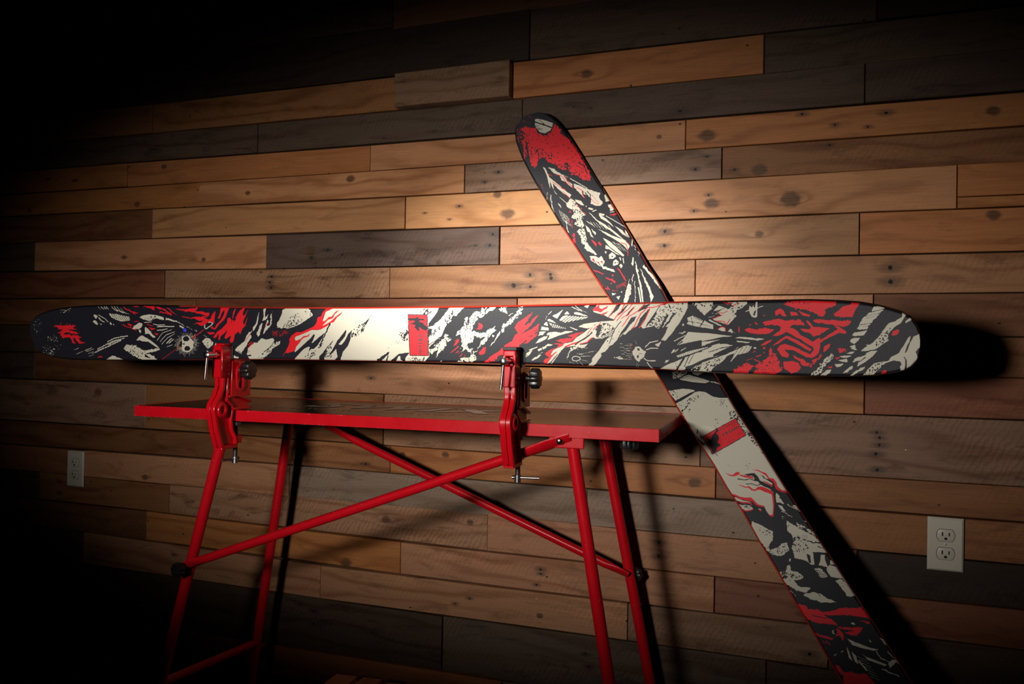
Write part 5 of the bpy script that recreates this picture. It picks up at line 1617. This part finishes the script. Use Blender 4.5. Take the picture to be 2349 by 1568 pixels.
    z = -0.116
    while z < -0.034: prof += [(0.0046, z), (0.0053, z+0.0009)]; z += 0.0018
    m.lathe(prof, (0, v0, 0), (0,0,1), 14); m.lathe([(0.0115,-0.0345),(0.0115,-0.0275),(0.0095,-0.0262)], (0,v0,0), (0,0,1), 20); m.lathe([(0.0066,-0.118),(0.0066,-0.104)], (0,v0,0), (0,0,1), 14); s2 = pt('lower_screw', m, M['steel'])
    m = MB(VM); d = Vector(tbar); c = Vector((0, v0, -0.109)); m.tube([c-d*0.008, c+d*0.044], 0.0025, 10); m.lathe([(0.0018,0),(0.0038,0.001),(0.0038,0.004),(0.0018,0.005)], c-d*0.012, d, 10); pt('handle', m, M['steel'], parent=s2)
    return root
vise(0.266, 'red ski vise without a rubber cap, clamped nearer the left end of the bench', False, (0, -1, 0.02))
vise(0.922, 'red ski vise with a black rubber cap, clamped nearer the right end of the bench', True, (1, 0.05, 0.02))
# ---------------------------------------------------------------- wall outlets
def outlet(x, z, label):
    root = empty('power_outlet', (x, -0.003, z), label, 'outlet', 'ivory wall outlets'); y0 = -0.0030
    def pt(name, mb, mat, bevel=0.0, parent=None, lab=None):
        o = mb.build(name, mat, parent or root, bevel)
        if parent is None: o.matrix_parent_inverse = Matrix.Translation(root.location).inverted()
        if lab: o['label'] = lab
        return o
    m = MB(); hw, hh = 0.035, 0.057; r0 = [(-hw,-hh),(hw,-hh),(hw,hh),(-hw,hh)]; r1 = [(a*0.885, b2*0.93) for a, b2 in r0]
    vs = [(x+a, y0, z+b2) for a, b2 in r0]+[(x+a, y0-0.0025, z+b2) for a, b2 in r0]+[(x+a, y0-0.0058, z+b2) for a, b2 in r1]
    fs = [(8,9,10,11)]+[(i,(i+1)%4,4+(i+1)%4,4+i) for i in range(4)]+[(4+i,4+(i+1)%4,8+(i+1)%4,8+i) for i in range(4)]+[(0,3,2,1)]; m.add(vs, fs); plate = pt('cover_plate', m, M['outlet'], 0.0008)
    for s in (1, -1):
        zc = z+0.0195*s; yf = y0-0.0058
        def shape(k): return [(x+max(-0.0172*k, min(0.0172*k, 0.0172*k*math.cos(t)))*1.0, zc+max(-0.0128*k, min(0.0128*k, 0.0172*k*math.sin(t)))) for t in [2*math.pi*i/36 for i in range(36)]]
        m = MB(); A, B2 = shape(1.06), shape(1.0); n = 36
        m.add([(a, yf-0.0001, b2) for a, b2 in A], [tuple(range(n))]); pt('seam', m, M['slot'], parent=plate)
        m = MB(); B3 = shape(0.95); m.add([(a, yf-0.0001, b2) for a, b2 in B2]+[(a, yf-0.0012, b2) for a, b2 in B2]+[(a, yf-0.0016, b2) for a, b2 in B3], [tuple(range(2*n,3*n))]+[(i,(i+1)%n,n+(i+1)%n,n+i) for i in range(n)]+[(n+i,n+(i+1)%n,2*n+(i+1)%n,2*n+i) for i in range(n)]); rc = pt('receptacle', m, M['outlet'])
        ys = yf-0.0017
        m = MB(); m.box(x-0.0077, x-0.0051, ys-0.0002, ys+0.0005, zc-0.0015, zc+0.0068); pt('slot', m, M['slot'], parent=rc)
        m = MB(); m.box(x+0.0053, x+0.0077, ys-0.0002, ys+0.0005, zc-0.0010, zc+0.0062); pt('slot', m, M['slot'], parent=rc)
        m = MB(); pts = [(x+0.0029*math.cos(t), zc-0.0066+0.0029*math.sin(t)) for t in [math.pi*i/10 for i in range(11)]]+[(x-0.0029, zc-0.0092),(x+0.0029, zc-0.0092)]; k = len(pts)
        m.add([(a, ys-0.0002, b2) for a, b2 in pts], [tuple(range(k))]); pt('ground_hole', m, M['slot'], parent=rc)
    m = MB(); m.lathe([(0.0034,0),(0.0032,0.0008),(0.0018,0.0013)], (x, y0-0.0057, z), (0,-1,0), 16); sc = pt('screw', m, M['outlet'])
    m = MB(); m.box(x-0.0004, x+0.0004, y0-0.00725, y0-0.0068, z-0.0022, z+0.0022); pt('screw_slot', m, M['slot'], parent=sc)
outlet(OUTLETS[0][0], OUTLETS[0][1], 'ivory duplex wall outlet left of the bench legs')
outlet(OUTLETS[1][0], OUTLETS[1][1], 'ivory duplex wall outlet right of the leaning ski')
# ---------------------------------------------------------------- wood offcuts standing on the floor
def offcut(pts, y, z, tone, label):
    (xa, ya), (xb, yb), (xc, yc), (xd, yd) = pts; cx, cy = (xa+xc)/2, (ya+yc)/2
    ring = [(xa-cx, ya-cy), (xb-cx, yb-cy), (xc-cx, yc-cy), (xd-cx, yd-cy)]
    vs = [(a, b2, -z/2) for a, b2 in ring] + [(a, b2, z/2) for a, b2 in ring]
    me = bpy.data.meshes.new('wood_offcut'); me.from_pydata(vs, [], [(3,2,1,0),(4,5,6,7)]+[(i,(i+1)%4,4+(i+1)%4,4+i) for i in range(4)])
    o = link('wood_offcut', me, None, M['wood']); o.location = (cx, cy, z/2+0.0005); o.color = TONE[tone]
    bv = o.modifiers.new('bevel', 'BEVEL'); bv.width = 0.0015; bv.segments = 1
    return tag(o, label, 'wood block', 'wood offcuts under the bench')
offcut([(-1.126,-0.262),(-1.069,-0.252),(-1.075,-0.189),(-1.132,-0.197)], 0, 0.220, 'P2', 'smooth wood offcut under the bench, leftmost of the three')
offcut([(-1.058,-0.235),(-1.005,-0.225),(-1.008,-0.181),(-1.058,-0.186)], 0, 0.220, 'P2', 'wood offcut under the bench, middle one of the three')
offcut([(-0.990,-0.225),(-0.950,-0.219),(-0.955,-0.182),(-0.991,-0.189)], 0, 0.218, 'P2', 'wood offcut under the bench, rightmost of the three')
